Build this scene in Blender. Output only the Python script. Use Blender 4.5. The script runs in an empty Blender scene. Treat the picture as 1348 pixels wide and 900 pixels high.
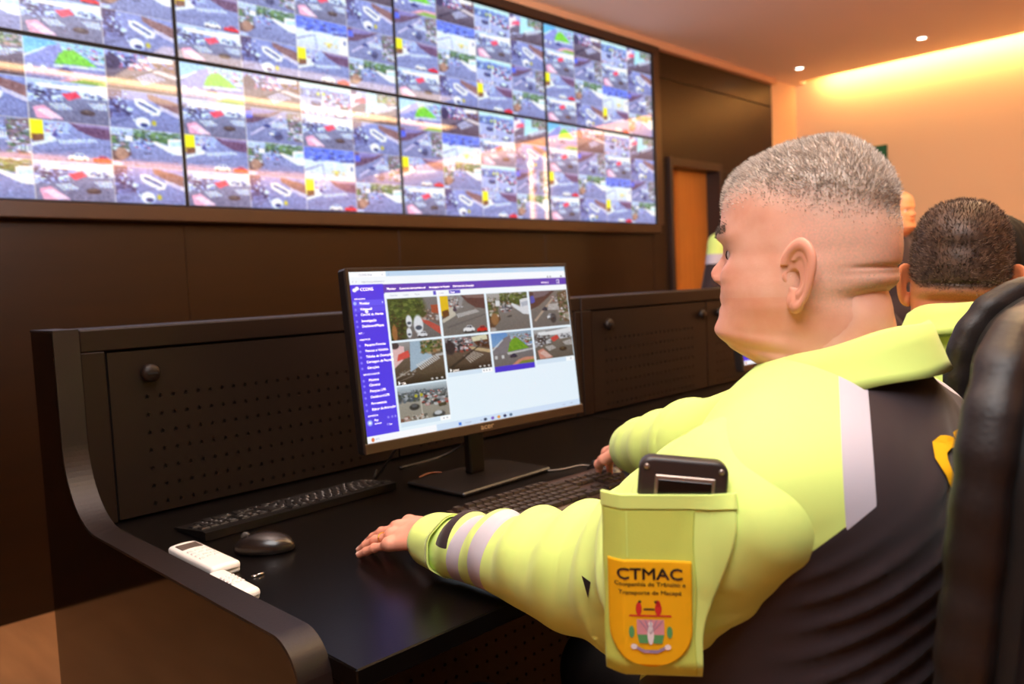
import bpy, math, random
import numpy as np
from mathutils import Matrix, Vector

sc = bpy.context.scene
random.seed(7); RNG = np.random.default_rng(11)
PI = math.pi

# ------------------------------------------------------------------ camera
F_PX, YAW, PITCH, ROLL = 1054.47, .7847, -.0705, -.04484
CAM = np.array([0., 0., 1.2])
_f = np.array([math.sin(YAW)*math.cos(PITCH), math.cos(YAW)*math.cos(PITCH), math.sin(PITCH)])
_r = np.array([math.cos(YAW), -math.sin(YAW), 0.]); _u = np.cross(_r, _f)
_c, _s = math.cos(ROLL), math.sin(ROLL)
_r, _u = _r*_c+_u*_s, -_r*_s+_u*_c
cam_data = bpy.data.cameras.new('camera'); cam = bpy.data.objects.new('camera', cam_data)
sc.collection.objects.link(cam); sc.camera = cam
cam_data.sensor_width = 36; cam_data.lens = F_PX/1348*36; cam_data.clip_start = .02
cam.matrix_world = Matrix(((_r[0], _u[0], -_f[0], CAM[0]), (_r[1], _u[1], -_f[1], CAM[1]), (_r[2], _u[2], -_f[2], CAM[2]), (0, 0, 0, 1)))
cam_data.dof.use_dof = True; cam_data.dof.focus_distance = 1.12; cam_data.dof.aperture_fstop = 4.5

def at(x, y, d):      # a point seen at (x, y) of the 1348x900 frame, d metres deep
    return CAM + (_f + _r*(x-674)/F_PX + _u*(450-y)/F_PX)*d
def hit(x, y, ax, val):
    r = _f + _r*(x-674)/F_PX + _u*(450-y)/F_PX
    return CAM + r*((val-CAM[ax])/r[ax])

# ------------------------------------------------------------------ world, light, exposure
sc.view_settings.view_transform = 'Standard'; sc.view_settings.look = 'None'
sc.view_settings.gamma = 1; sc.view_settings.use_curve_mapping = False
sc.view_settings.exposure = 0.0
world = bpy.data.worlds.new('world'); sc.world = world; world.use_nodes = True
world.node_tree.nodes['Background'].inputs[0].default_value = (1, .75, .55, 1)
world.node_tree.nodes['Background'].inputs[1].default_value = .02

def area_light(name, loc, target, size, power, col, size_y=None):
    l = bpy.data.lights.new(name, 'AREA'); l.energy = power; l.color = col; l.size = size
    if size_y: l.shape = 'RECTANGLE'; l.size_y = size_y
    o = bpy.data.objects.new(name, l); sc.collection.objects.link(o)
    o.location = loc
    o.rotation_euler = (Vector(target)-Vector(loc)).to_track_quat('-Z', 'Y').to_euler()
    return o
# the photographer's flash, bounced off the ceiling behind and above the camera
area_light('bounced_flash', (.0, .05, 2.65), (.85, .75, .9), 1.1, 46, (.98, .96, .96))
area_light('flash_spill_on_ceiling', (.2, .7, 2.2), (1.5, 1.9, 2.95), .3, 115, (.97, .93, 1)).data.spread = 2.3
# unseen warm area light over the operators' rows, no fixtures modelled
area_light('warm_overhead_area', (3.6, .6, 2.9), (3.6, .6, 0), 2.6, 70, (1, .70, .42), 1.6)

# ------------------------------------------------------------------ helpers
def lin(c):
    c = np.array(c, float)/255.
    return tuple(np.where(c <= .04045, c/12.92, ((c+.055)/1.055)**2.4))
def rgb(*c): return (*lin(c), 1.)

MATS = {}
def mat(name, col=(128, 128, 128), rough=.5, spec=.5, metal=0., noise=None, bump=None, emit=None, coat=0., sheen=0.):
    """noise=(scale, amount, other colour); bump=(scale, strength, (stretch))"""
    if name in MATS: return MATS[name]
    m = bpy.data.materials.new(name); m.use_nodes = True; nt = m.node_tree; b = nt.nodes['Principled BSDF']
    b.inputs['Base Color'].default_value = rgb(*col); b.inputs['Roughness'].default_value = rough
    b.inputs['Specular IOR Level'].default_value = spec; b.inputs['Metallic'].default_value = metal
    b.inputs['Coat Weight'].default_value = coat; b.inputs['Sheen Weight'].default_value = sheen
    tc = None
    if noise or bump: tc = nt.nodes.new('ShaderNodeTexCoord')
    if noise:
        mp = nt.nodes.new('ShaderNodeMapping'); nt.links.new(tc.outputs['Object'], mp.inputs[0])
        if len(noise) > 3: mp.inputs['Scale'].default_value = noise[3]
        n = nt.nodes.new('ShaderNodeTexNoise'); n.inputs['Scale'].default_value = noise[0]; n.inputs['Detail'].default_value = 4
        nt.links.new(mp.outputs[0], n.inputs['Vector'])
        rp = nt.nodes.new('ShaderNodeValToRGB'); rp.color_ramp.elements[0].position = .5-.5*noise[1]; rp.color_ramp.elements[1].position = .5+.5*noise[1]
        rp.color_ramp.elements[0].color = rgb(*col); rp.color_ramp.elements[1].color = rgb(*noise[2])
        nt.links.new(n.outputs['Fac'], rp.inputs[0]); nt.links.new(rp.outputs[0], b.inputs['Base Color'])
    if bump:
        mp = nt.nodes.new('ShaderNodeMapping'); nt.links.new(tc.outputs['Object'], mp.inputs[0])
        if len(bump) > 2: mp.inputs['Scale'].default_value = bump[2]
        n = nt.nodes.new('ShaderNodeTexNoise'); n.inputs['Scale'].default_value = bump[0]; n.inputs['Detail'].default_value = 3
        nt.links.new(mp.outputs[0], n.inputs['Vector'])
        bp = nt.nodes.new('ShaderNodeBump'); bp.inputs['Strength'].default_value = bump[1]; bp.inputs['Distance'].default_value = .002
        nt.links.new(n.outputs['Fac'], bp.inputs['Height']); nt.links.new(bp.outputs[0], b.inputs['Normal'])
    if emit:
        b.inputs['Emission Color'].default_value = (*emit[0], 1); b.inputs['Emission Strength'].default_value = emit[1]
    MATS[name] = m; return m

def mesh_obj(name, V, Fc, m, parent=None, smooth=True, attrs=None, mats=None, midx=None):
    me = bpy.data.meshes.new(name)
    V = np.asarray(V, np.float32).reshape(-1, 3)
    if isinstance(Fc, np.ndarray):
        k = Fc.shape[1]; loops = Fc.astype(np.int32).ravel(); starts = np.arange(len(Fc), dtype=np.int32)*k
    else:
        loops = np.array([i for f in Fc for i in f], np.int32)
        ln = np.array([len(f) for f in Fc], np.int32); starts = np.concatenate([[0], np.cumsum(ln)[:-1]]).astype(np.int32)
    me.vertices.add(len(V)); me.vertices.foreach_set('co', V.ravel())
    me.loops.add(len(loops)); me.loops.foreach_set('vertex_index', loops)
    me.polygons.add(len(starts)); me.polygons.foreach_set('loop_start', starts)
    me.update(calc_edges=True); me.validate()
    me.polygons.foreach_set('use_smooth', np.full(len(me.polygons), bool(smooth)))
    for mm in (mats or [m]): me.materials.append(mm)
    if midx is not None: me.polygons.foreach_set('material_index', np.asarray(midx, np.int32))
    for k, v in (attrs or {}).items():
        v = np.asarray(v, np.float32)
        if v.ndim == 2:
            a = me.color_attributes.new(k, 'FLOAT_COLOR', 'POINT'); a.data.foreach_set('color', v.ravel())
        else:
            a = me.attributes.new(k, 'FLOAT', 'POINT'); a.data.foreach_set('value', v)
    o = bpy.data.objects.new(name, me); sc.collection.objects.link(o)
    if parent is not None: o.parent = parent
    return o

class MB:
    """collects shapes for one mesh"""
    def __init__(s): s.V = []; s.F = []; s.M = []; s.n = 0
    def add(s, V, Fc, mi=0):
        V = np.asarray(V, float).reshape(-1, 3); s.V.append(V)
        for f in Fc: s.F.append(tuple(int(i)+s.n for i in f)); s.M.append(mi)
        s.n += len(V); return s
    def box(s, x0, x1, y0, y1, z0, z1, b=0., mi=0):
        """a box with chamfered edges"""
        lo = np.array([x0, y0, z0]); hi = np.array([x1, y1, z1])
        b = min(b, *(hi-lo)*.49)
        if b <= 0:
            V = [(x, y, z) for x in (x0, x1) for y in (y0, y1) for z in (z0, z1)]
            return s.add(V, [(0, 1, 3, 2), (4, 6, 7, 5), (0, 4, 5, 1), (2, 3, 7, 6), (0, 2, 6, 4), (1, 5, 7, 3)], mi)
        V = []; idx = {}
        for cx in (0, 1):
            for cy in (0, 1):
                for cz in (0, 1):
                    c = (cx, cy, cz)
                    for ax in range(3):
                        p = [0, 0, 0]
                        for k in range(3):
                            e = hi[k] if c[k] else lo[k]
                            p[k] = e if k == ax else e+(-b if c[k] else b)
                        idx[(c, ax)] = len(V); V.append(p)
        Fc = []
        for ax in range(3):
            a1, a2 = (ax+1) % 3, (ax+2) % 3
            for e in (0, 1):
                q = []
                for (i, j) in ((0, 0), (1, 0), (1, 1), (0, 1)):
                    c = [0, 0, 0]; c[ax] = e; c[a1] = i; c[a2] = j; q.append(idx[(tuple(c), ax)])
                Fc.append(q if e else q[::-1])
        for ax in range(3):
            a1, a2 = (ax+1) % 3, (ax+2) % 3
            for i in (0, 1):
                for j in (0, 1):
                    c0 = [0, 0, 0]; c0[a1] = i; c0[a2] = j; c1 = list(c0); c1[ax] = 1
                    q = [idx[(tuple(c0), a1)], idx[(tuple(c1), a1)], idx[(tuple(c1), a2)], idx[(tuple(c0), a2)]]
                    Fc.append(q if (i != j) else q[::-1])
        for cx in (0, 1):
            for cy in (0, 1):
                for cz in (0, 1):
                    c = (cx, cy, cz); q = [idx[(c, 0)], idx[(c, 1)], idx[(c, 2)]]
                    Fc.append(q if (cx+cy+cz) % 2 else q[::-1])
        return s.add(V, Fc, mi)
    def lathe(s, prof, c=(0, 0, 0), axis='z', n=24, mi=0):
        V = []; Fc = []
        for (r, h) in prof:
            for k in range(n):
                a = 2*PI*k/n; p = (r*math.cos(a), r*math.sin(a), h)
                if axis == 'y': p = (p[0], p[2], -p[1])
                if axis == 'x': p = (p[2], p[0], p[1])
                V.append((p[0]+c[0], p[1]+c[1], p[2]+c[2]))
        for i in range(len(prof)-1):
            for k in range(n):
                k2 = (k+1) % n; Fc.append((i*n+k, i*n+k2, (i+1)*n+k2, (i+1)*n+k))
        Fc.append(tuple(range(n))[::-1]); Fc.append(tuple((len(prof)-1)*n+k for k in range(n)))
        return s.add(V, Fc, mi)
    def tube(s, pts, r, n=8, mi=0):
        pts = [np.array(p, float) for p in pts]; V = []; Fc = []
        rr = r if isinstance(r, (list, tuple, np.ndarray)) else [r]*len(pts)
        up = np.array([0.13, .22, 1.])
        for i, p in enumerate(pts):
            t = pts[min(i+1, len(pts)-1)]-pts[max(i-1, 0)]; t /= np.linalg.norm(t)+1e-9
            a = np.cross(t, up); a /= np.linalg.norm(a)+1e-9; b = np.cross(t, a); up = -b if np.dot(-b, up) > 0 else b
            for k in range(n):
                an = 2*PI*k/n; V.append(p+rr[i]*(a*math.cos(an)+b*math.sin(an)))
        for i in range(len(pts)-1):
            for k in range(n):
                k2 = (k+1) % n; Fc.append((i*n+k, (i+1)*n+k, (i+1)*n+k2, i*n+k2))
        Fc.append(tuple(range(n))); Fc.append(tuple((len(pts)-1)*n+k for k in range(n))[::-1])
        return s.add(V, Fc, mi)
    def prism(s, poly, a0, a1, axis='x', mi=0):
        """extrude a polygon along an axis; poly is in the two other axes, in order"""
        n = len(poly); V = []
        for a in (a0, a1):
            for (p, q) in poly:
                V.append({'x': (a, p, q), 'y': (p, a, q), 'z': (p, q, a)}[axis])
        Fc = [tuple(range(n))[::-1], tuple(range(n, 2*n))]+[(i, (i+1) % n, n+(i+1) % n, n+i) for i in range(n)]
        return s.add(V, Fc, mi)
    def build(s, name, m, parent=None, smooth=False, xf=None, mats=None):
        V = np.concatenate(s.V)
        if xf is not None: V = xf(V)
        return mesh_obj(name, V, s.F, m, parent, smooth, mats=mats, midx=s.M if mats else None)

def tag(o, label=None, cat=None, group=None, kind=None):
    if label: o['label'] = label
    if cat: o['category'] = cat
    if group: o['group'] = group
    if kind: o['kind'] = kind
    return o
def thing(name, label, cat, loc=(0, 0, 0), rz=0., group=None, rot=None):
    o = bpy.data.objects.new(name, None); sc.collection.objects.link(o); o.empty_display_size = .05
    o.location = loc; o.rotation_euler = rot if rot else (0, 0, rz)
    return tag(o, label, cat, group)
def struct(name, mb, m, parent=None, mats=None):
    o = mb.build(name, m, parent, mats=mats)
    if parent is None: o['kind'] = 'structure'
    return o
def copy_tree(o, parent=None):
    c = o.copy(); sc.collection.objects.link(c); c.parent = parent
    for ch in list(o.children): copy_tree(ch, c)
    return c

_txt = {}
def text_geo(s, size=1., align='LEFT', bold=0.):
    key = (s, align, bold)
    if key not in _txt:
        cu = bpy.data.curves.new('t', 'FONT'); cu.body = s; cu.align_x = align; cu.resolution_u = 3; cu.offset = bold
        ob = bpy.data.objects.new('t', cu); sc.collection.objects.link(ob)
        dg = bpy.context.evaluated_depsgraph_get(); dg.update()
        me = bpy.data.meshes.new_from_object(ob.evaluated_get(dg))
        V = np.array([v.co[:] for v in me.vertices]).reshape(-1, 3); Fc = [tuple(p.vertices) for p in me.polygons]
        bpy.data.objects.remove(ob); bpy.data.curves.remove(cu); bpy.data.meshes.remove(me)
        _txt[key] = (V, Fc)
    V, Fc = _txt[key]
    return V*size, Fc

# ---- implicit surfaces: distance fields turned to meshes with surface nets
def surface_nets(fn, lo, hi, h):
    lo = np.array(lo, float); hi = np.array(hi, float)
    n = np.ceil((hi-lo)/h).astype(int)+1
    ax = [np.float32(lo[k])+np.arange(n[k], dtype=np.float32)*np.float32(h) for k in range(3)]
    Fv = np.empty(n, np.float32)
    step = max(1, int(400000/(n[1]*n[2])))
    for i in range(0, n[0], step):
        X, Y, Z = np.meshgrid(ax[0][i:i+step], ax[1], ax[2], indexing='ij')
        Fv[i:i+step] = fn(np.stack([X, Y, Z], -1))
    ins = Fv < 0
    c = np.zeros(n-1, np.int8)
    offs = [(i, j, k) for i in (0, 1) for j in (0, 1) for k in (0, 1)]
    for (i, j, k) in offs: c += ins[i:n[0]-1+i, j:n[1]-1+j, k:n[2]-1+k]
    I = np.argwhere((c > 0) & (c < 8)); vid = -np.ones(n-1, np.int64); vid[tuple(I.T)] = np.arange(len(I))
    acc = np.zeros((len(I), 3)); cnt = np.zeros(len(I))
    for a in offs:
        for d in range(3):
            if a[d]: continue
            b = list(a); b[d] = 1
            fa = Fv[I[:, 0]+a[0], I[:, 1]+a[1], I[:, 2]+a[2]]; fb = Fv[I[:, 0]+b[0], I[:, 1]+b[1], I[:, 2]+b[2]]
            w = (fa < 0) != (fb < 0); t = np.where(w, fa/np.where(w, fa-fb, 1), 0)
            p = np.array(a, float)[None].repeat(len(I), 0); p[:, d] += t
            acc += np.where(w[:, None], p, 0); cnt += w
    V = lo+(I+acc/cnt[:, None])*h
    Fc = []
    for d in range(3):
        e1, e2 = (d+1) % 3, (d+2) % 3
        sl0 = [slice(None)]*3; sl1 = [slice(None)]*3
        sl0[d] = slice(0, n[d]-1); sl1[d] = slice(1, n[d])
        A = ins[tuple(sl0)]; B = ins[tuple(sl1)]
        E = np.argwhere(A != B)
        E = E[(E[:, e1] > 0) & (E[:, e2] > 0) & (E[:, e1] < n[e1]-1) & (E[:, e2] < n[e2]-1)]
        s = A[tuple(E.T)]
        q = []
        for (o1, o2) in ((-1, -1), (0, -1), (0, 0), (-1, 0)):
            c_ = E.copy(); c_[:, e1] += o1; c_[:, e2] += o2; q.append(vid[tuple(c_.T)])
        q = np.stack(q, 1); q[~s] = q[~s][:, ::-1]; Fc.append(q)
    return V, np.concatenate(Fc)

def L3(v): return np.sqrt((v*v).sum(-1))
def capsule(P, a, b, ra, rb, want_t=False):
    a = np.asarray(a, np.float32); b = np.asarray(b, np.float32); ab = b-a
    t = np.clip(((P-a)@ab)/(ab@ab), 0, 1)
    d = L3(P-a-t[..., None]*ab)-(ra+(rb-ra)*t)
    return (d, t) if want_t else d
def ellipsoid(P, c, r):
    q = (P-np.asarray(c, np.float32)); r = np.asarray(r, np.float32)
    k0 = L3(q/r); k1 = L3(q/(r*r)); return k0*(k0-1)/np.maximum(k1, 1e-6)
def smin(a, b, k):
    h = np.clip(.5+.5*(b-a)/k, 0, 1); return b+(a-b)*h-k*h*(1-h)
def smax(a, b, k): return -smin(-a, -b, k)
def sstep(a, b, x):
    t = np.clip((x-a)/(b-a), 0, 1); return t*t*(3-2*t)
def wob(P, f, seed=0):
    """smooth pseudo-noise, about -1..1"""
    g = np.random.default_rng(seed); o = 0
    for k in range(4):
        D = g.normal(size=3); D *= f/np.linalg.norm(D); E_ = g.normal(size=3); E_ *= f*.7/np.linalg.norm(E_)
        o = o+np.sin(P@D.astype(np.float32)+g.uniform(0, 6)+1.3*np.sin(P@E_.astype(np.float32)+g.uniform(0, 6)))
    return o/3.

# ------------------------------------------------------------------ materials of the room
M_wood = mat('dark_stained_panel', (37, 18, 2), .36, .24, noise=(3, .7, (29, 14, 2), (1, 1, 6)))
M_trim = mat('tan_painted_trim', (200, 150, 112), .6, .3)
M_wall = mat('warm_beige_paint', (226, 190, 150), .75, .2, bump=(60, .08))
M_ceil = mat('pale_ceiling_paint', (222, 200, 182), .85, .15)
M_floor = mat('light_wood_floor', (188, 138, 92), .38, .4, noise=(2.2, .8, (150, 104, 66), (8, 1, 1)))
M_led = mat('warm_led_strip', (255, 220, 150), .5, .1, emit=((1, .64, .25), 80))
M_led2 = mat('linear_ceiling_light', (255, 230, 180), .5, .1, emit=((1, .62, .27), 17))
M_spot = mat('downlight_lens', (255, 250, 240), .4, .1, emit=((1, .93, .8), 12))

WX, WY, ZC = 7.42, 3.49, 2.95           # right wall, video wall, ceiling height
LIP = 7.27
# floor, walls, ceiling with its light slots
struct('floor', MB().box(-2.6, 7.6, -3.75, 3.7, -.06, 0), M_floor)
w = MB()   # video wall: dark panelling with narrow joints and the door opening (x 5.27..6.0)
xs = [-2.6, -.835, .33, 1.495, 2.66, 3.825, 5.02]
for a, b in zip(xs[:-1], xs[1:]): w.box(a+.0008, b-.0008, WY, WY+.05, 0, 1.535, .0008)
for a, b in ((-2.6, 5.02),): w.box(a, b, WY+.005, WY+.05, 1.53, 2.92)
w.box(5.026, 5.268, WY, WY+.05, 0, 2.07, .002); w.box(5.026, 6.937, WY, WY+.05, 2.07, 2.70, .002); w.box(5.026, 6.937, WY, WY+.05, 2.706, 2.92, .002)
w.box(6.0, 6.937, WY, WY+.05, 0, 2.07, .002); w.box(-2.6, 6.94, WY+.05, WY+.1, 2.08, 2.95); w.box(-2.6, 5.27, WY+.05, WY+.1, 0, 2.08); w.box(6.0, 6.94, WY+.05, WY+.1, 0, 2.08)
struct('wall_front', w, M_wood)
struct('wall_front_side', MB().box(6.94, WX, WY, WY+.1, 0, 3.1), M_wall)
struct('wall_right', MB().box(WX, WX+.1, -3.7, WY+.1, 0, 3.2), M_wall)
struct('wall_left', MB().box(-2.7, -2.6, -3.7, WY+.1, 0, 3.2), M_wall)
struct('wall_rear', MB().box(-2.7, WX+.1, -3.8, -3.7, 0, 3.2), M_wall)
c = MB()
c.box(-2.6, LIP, .23, 3.6, ZC, ZC+.05); c.box(LIP, WX, 3.39, 3.6, ZC, ZC+.05)
c.box(-2.6, .4, .02, .23, ZC, ZC+.05); c.box(5.95, LIP, .02, .23, ZC, ZC+.05)
c.box(-2.6, LIP, -3.55, .02, ZC, ZC+.05); c.box(-2.6, 1.5, -3.7, -3.55, ZC, ZC+.05)
c.box(-2.6, WX+.1, -3.7, 3.6, ZC+.17, ZC+.2)
struct('ceiling', c, M_ceil)
struct('trim_1', MB().box(-2.6, 6.94, WY-.05, WY, 2.895, ZC, .004), M_trim)
o = MB().box(LIP+.001, LIP+.012, -3.4, 3.2, ZC+.008, ZC+.046).build('cove_light', M_led); tag(o, 'warm light strip glowing in the ceiling slot along the beige right wall', 'light strip')
o = MB().box(1.6, 7.2, -3.562, -3.551, ZC+.008, ZC+.046).build('cove_light', M_led); tag(o, 'warm light strip along the rear wall, seen only as a reflection in the screens', 'light strip')
o = MB().box(.402, 5.94, .023, .227, ZC+.02, ZC+.05).build('linear_ceiling_light', M_led2); tag(o, 'long recessed warm ceiling light mirrored as a streak across the lower row of screens', 'ceiling light')
t = thing('wall_light', 'tall upright pair of warm light tubes on the right wall, mirrored in the screens', 'wall light', (WX-.03, .06, 1.4))
for dy in (-.12, .13): MB().lathe([(.012, 0), (.016, .01), (.016, 1.39), (.012, 1.4)], (0, dy, 0), n=12).build('light_tube', M_led2, t, True)
MB().box(.0, .028, -.2, .2, .2, .26, .004).build('bracket', M_trim, t)
M_dlr = mat('downlight_ring', (225, 215, 200), .4)
for i, (x, y) in enumerate(((6.78, 3.15), (6.73, 2.15), (3.4, 3.2))):  # the third is an unseen extra, added for warm glow on the wall
    lab = ['small round ceiling downlight nearest the corner of the dark wall', 'small round ceiling downlight second from the corner, beside the glowing slot',
           'extra unseen downlight added above the screens, out of the frame'][i]
    t = thing('ceiling_downlight', lab, 'downlight', (x, y, ZC), group='round ceiling downlights')
    MB().lathe([(.045, 0), (.047, -.006), (.036, -.008), (.033, -.002)], n=24).build('ring', M_dlr, t, True)
    MB().lathe([(.032, -.001), (.028, -.006), (.001, -.012)], n=24).build('lens', M_spot, t, True)
    l = bpy.data.lights.new('downlight_beam', 'SPOT'); l.energy = 5; l.color = (1, .74, .42); l.spot_size = 1.9; l.spot_blend = .9; l.shadow_soft_size = .05
    lo = bpy.data.objects.new('downlight_beam', l); sc.collection.objects.link(lo); lo.parent = t; lo.location = (0, 0, -.03)

# door in the dark wall
M_door = mat('honey_wood_door', (190, 124, 44), .4, .4, noise=(5, .7, (164, 100, 32), (9, 1, .35)))
M_jamb = mat('door_frame_brown', (44, 22, 8), .4)
d = MB().box(5.27, 6.0, WY+.12, WY+.16, 0, 2.06, .002).build('door_1', M_door); d['kind'] = 'structure'
j = MB(); j.box(5.235, 5.275, WY-.03, WY+.16, 0, 2.12, .003); j.box(5.99, 6.03, WY-.012, WY+.16, 0, 2.12, .003); j.box(5.275, 5.99, WY-.012, WY+.16, 2.06, 2.12, .003)
struct('trim_2', j, M_jamb)
MB().lathe([(.022, 0), (.022, -.01), (.011, -.012), (.011, -.035), (.026, -.045), (.026, -.06), (.015, -.068)], (5.9, WY+.12, 1.0), 'y').build('door_handle', mat('brass', (190, 150, 90), .3, .5, 1.), d, True)

# green sign on the right wall
t = thing('exit_sign', 'dark green emergency sign on the beige wall behind the seated man\'s head', 'sign', (WX-.012, 2.84, 2.2))
MB().box(-.006, .012, -.18, .18, -.085, .085, .004).build('panel', mat('sign_green', (22, 70, 38), .4), t)
MB().box(-.009, -.006, -.168, .168, -.073, .073, .001).build('face', mat('sign_face', (30, 92, 52), .35), t)

# ------------------------------------------------------------------ pictures shown on the displays
class Pic:
    def __init__(s, w, h, bg=(120, 120, 125)):
        s.w, s.h = w, h; s.A = np.zeros((h, w, 3)); s.A[:] = bg
        s.x, s.y = np.meshgrid((np.arange(w)+.5)/w, (np.arange(h)+.5)/h)
    def poly(s, pts, c, a=1.):
        m = np.zeros((s.h, s.w), bool); n = len(pts)
        for i in range(n):
            (x0, y0), (x1, y1) = pts[i], pts[(i+1) % n]
            if y0 == y1: continue
            cr = ((s.y >= min(y0, y1)) & (s.y < max(y0, y1)) & (s.x < (s.y-y0)/(y1-y0)*(x1-x0)+x0)); m ^= cr
        s.A[m] = s.A[m]*(1-a)+np.array(c)*a; return s
    def ell(s, cx, cy, rx, ry, c, a=1., soft=.15):
        d = np.hypot((s.x-cx)/rx, (s.y-cy)/ry); k = (a*np.clip((1+soft-d)/(2*soft), 0, 1))[..., None]
        s.A = s.A*(1-k)+np.array(c)*k; return s
    def grad(s, y0, y1, c0, c1):
        k = np.clip((s.y-y0)/(y1-y0), 0, 1)[..., None]; m = (s.y >= y0) & (s.y < y1)
        G = np.array(c0)*(1-k)+np.array(c1)*k; s.A[m] = G[m]; return s
    def rough(s, amt, seed, m=None):
        g = np.random.default_rng(seed); n = g.normal(0, amt, (s.h, s.w, 1)); n = (n+np.roll(n, 1, 1)+np.roll(n, 1, 0))/1.8
        s.A = np.where((m if m is not None else np.ones((s.h, s.w), bool))[..., None], s.A+n, s.A); return s
    def clutter(s, n, x0, x1, y0, y1, cols, r, seed):
        g = np.random.default_rng(seed); r = r*.55
        for k in range(int(n*2.6)):
            yy = g.uniform(y0, y1); sz = r*(.5+.8*(yy-y0)/(y1-y0+1e-6))*g.uniform(.6, 1.3)
            s.ell(g.uniform(x0, x1), yy, sz*g.uniform(.7, 1.6), sz*g.uniform(.7, 1.3), cols[g.integers(len(cols))], g.uniform(.5, 1))
        return s
    def zebra(s, p0, p1, q0, q1, n, c=(225, 225, 225)):
        p0, p1, q0, q1 = map(np.array, (p0, p1, q0, q1))
        for k in range(n):
            a, b = k/n, (k+.55)/n
            s.poly([p0+(p1-p0)*a, p0+(p1-p0)*b, q0+(q1-q0)*b, q0+(q1-q0)*a], c, .9)
        return s
    def car(s, cx, cy, w, c, rot=0.):
        h = w*.62*s.w/s.h*.6; ca, sa = math.cos(rot), math.sin(rot)
        def P(a, b): return (cx+(a*ca-b*sa)*w, cy+(a*sa+b*ca)*h*1.25)
        s.ell(cx, cy+h*.42, w*.55, h*.3, (35, 35, 40), .8)
        s.poly([P(-.5, .1), P(-.42, -.15), P(-.25, -.2), P(-.12, -.5), P(.22, -.5), P(.36, -.18), P(.5, -.05), P(.5, .35), P(-.5, .35)], c)
        s.poly([P(-.2, -.18), P(-.1, -.42), P(.02, -.42), P(.02, -.18)], (40, 48, 62)); s.poly([P(.07, -.18), P(.07, -.42), P(.19, -.42), P(.29, -.18)], (40, 48, 62))
        s.ell(P(-.3, .36)[0], P(-.3, .36)[1], w*.09, h*.16, (20, 20, 22)); s.ell(P(.3, .36)[0], P(.3, .36)[1], w*.09, h*.16, (20, 20, 22)); return s

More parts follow.
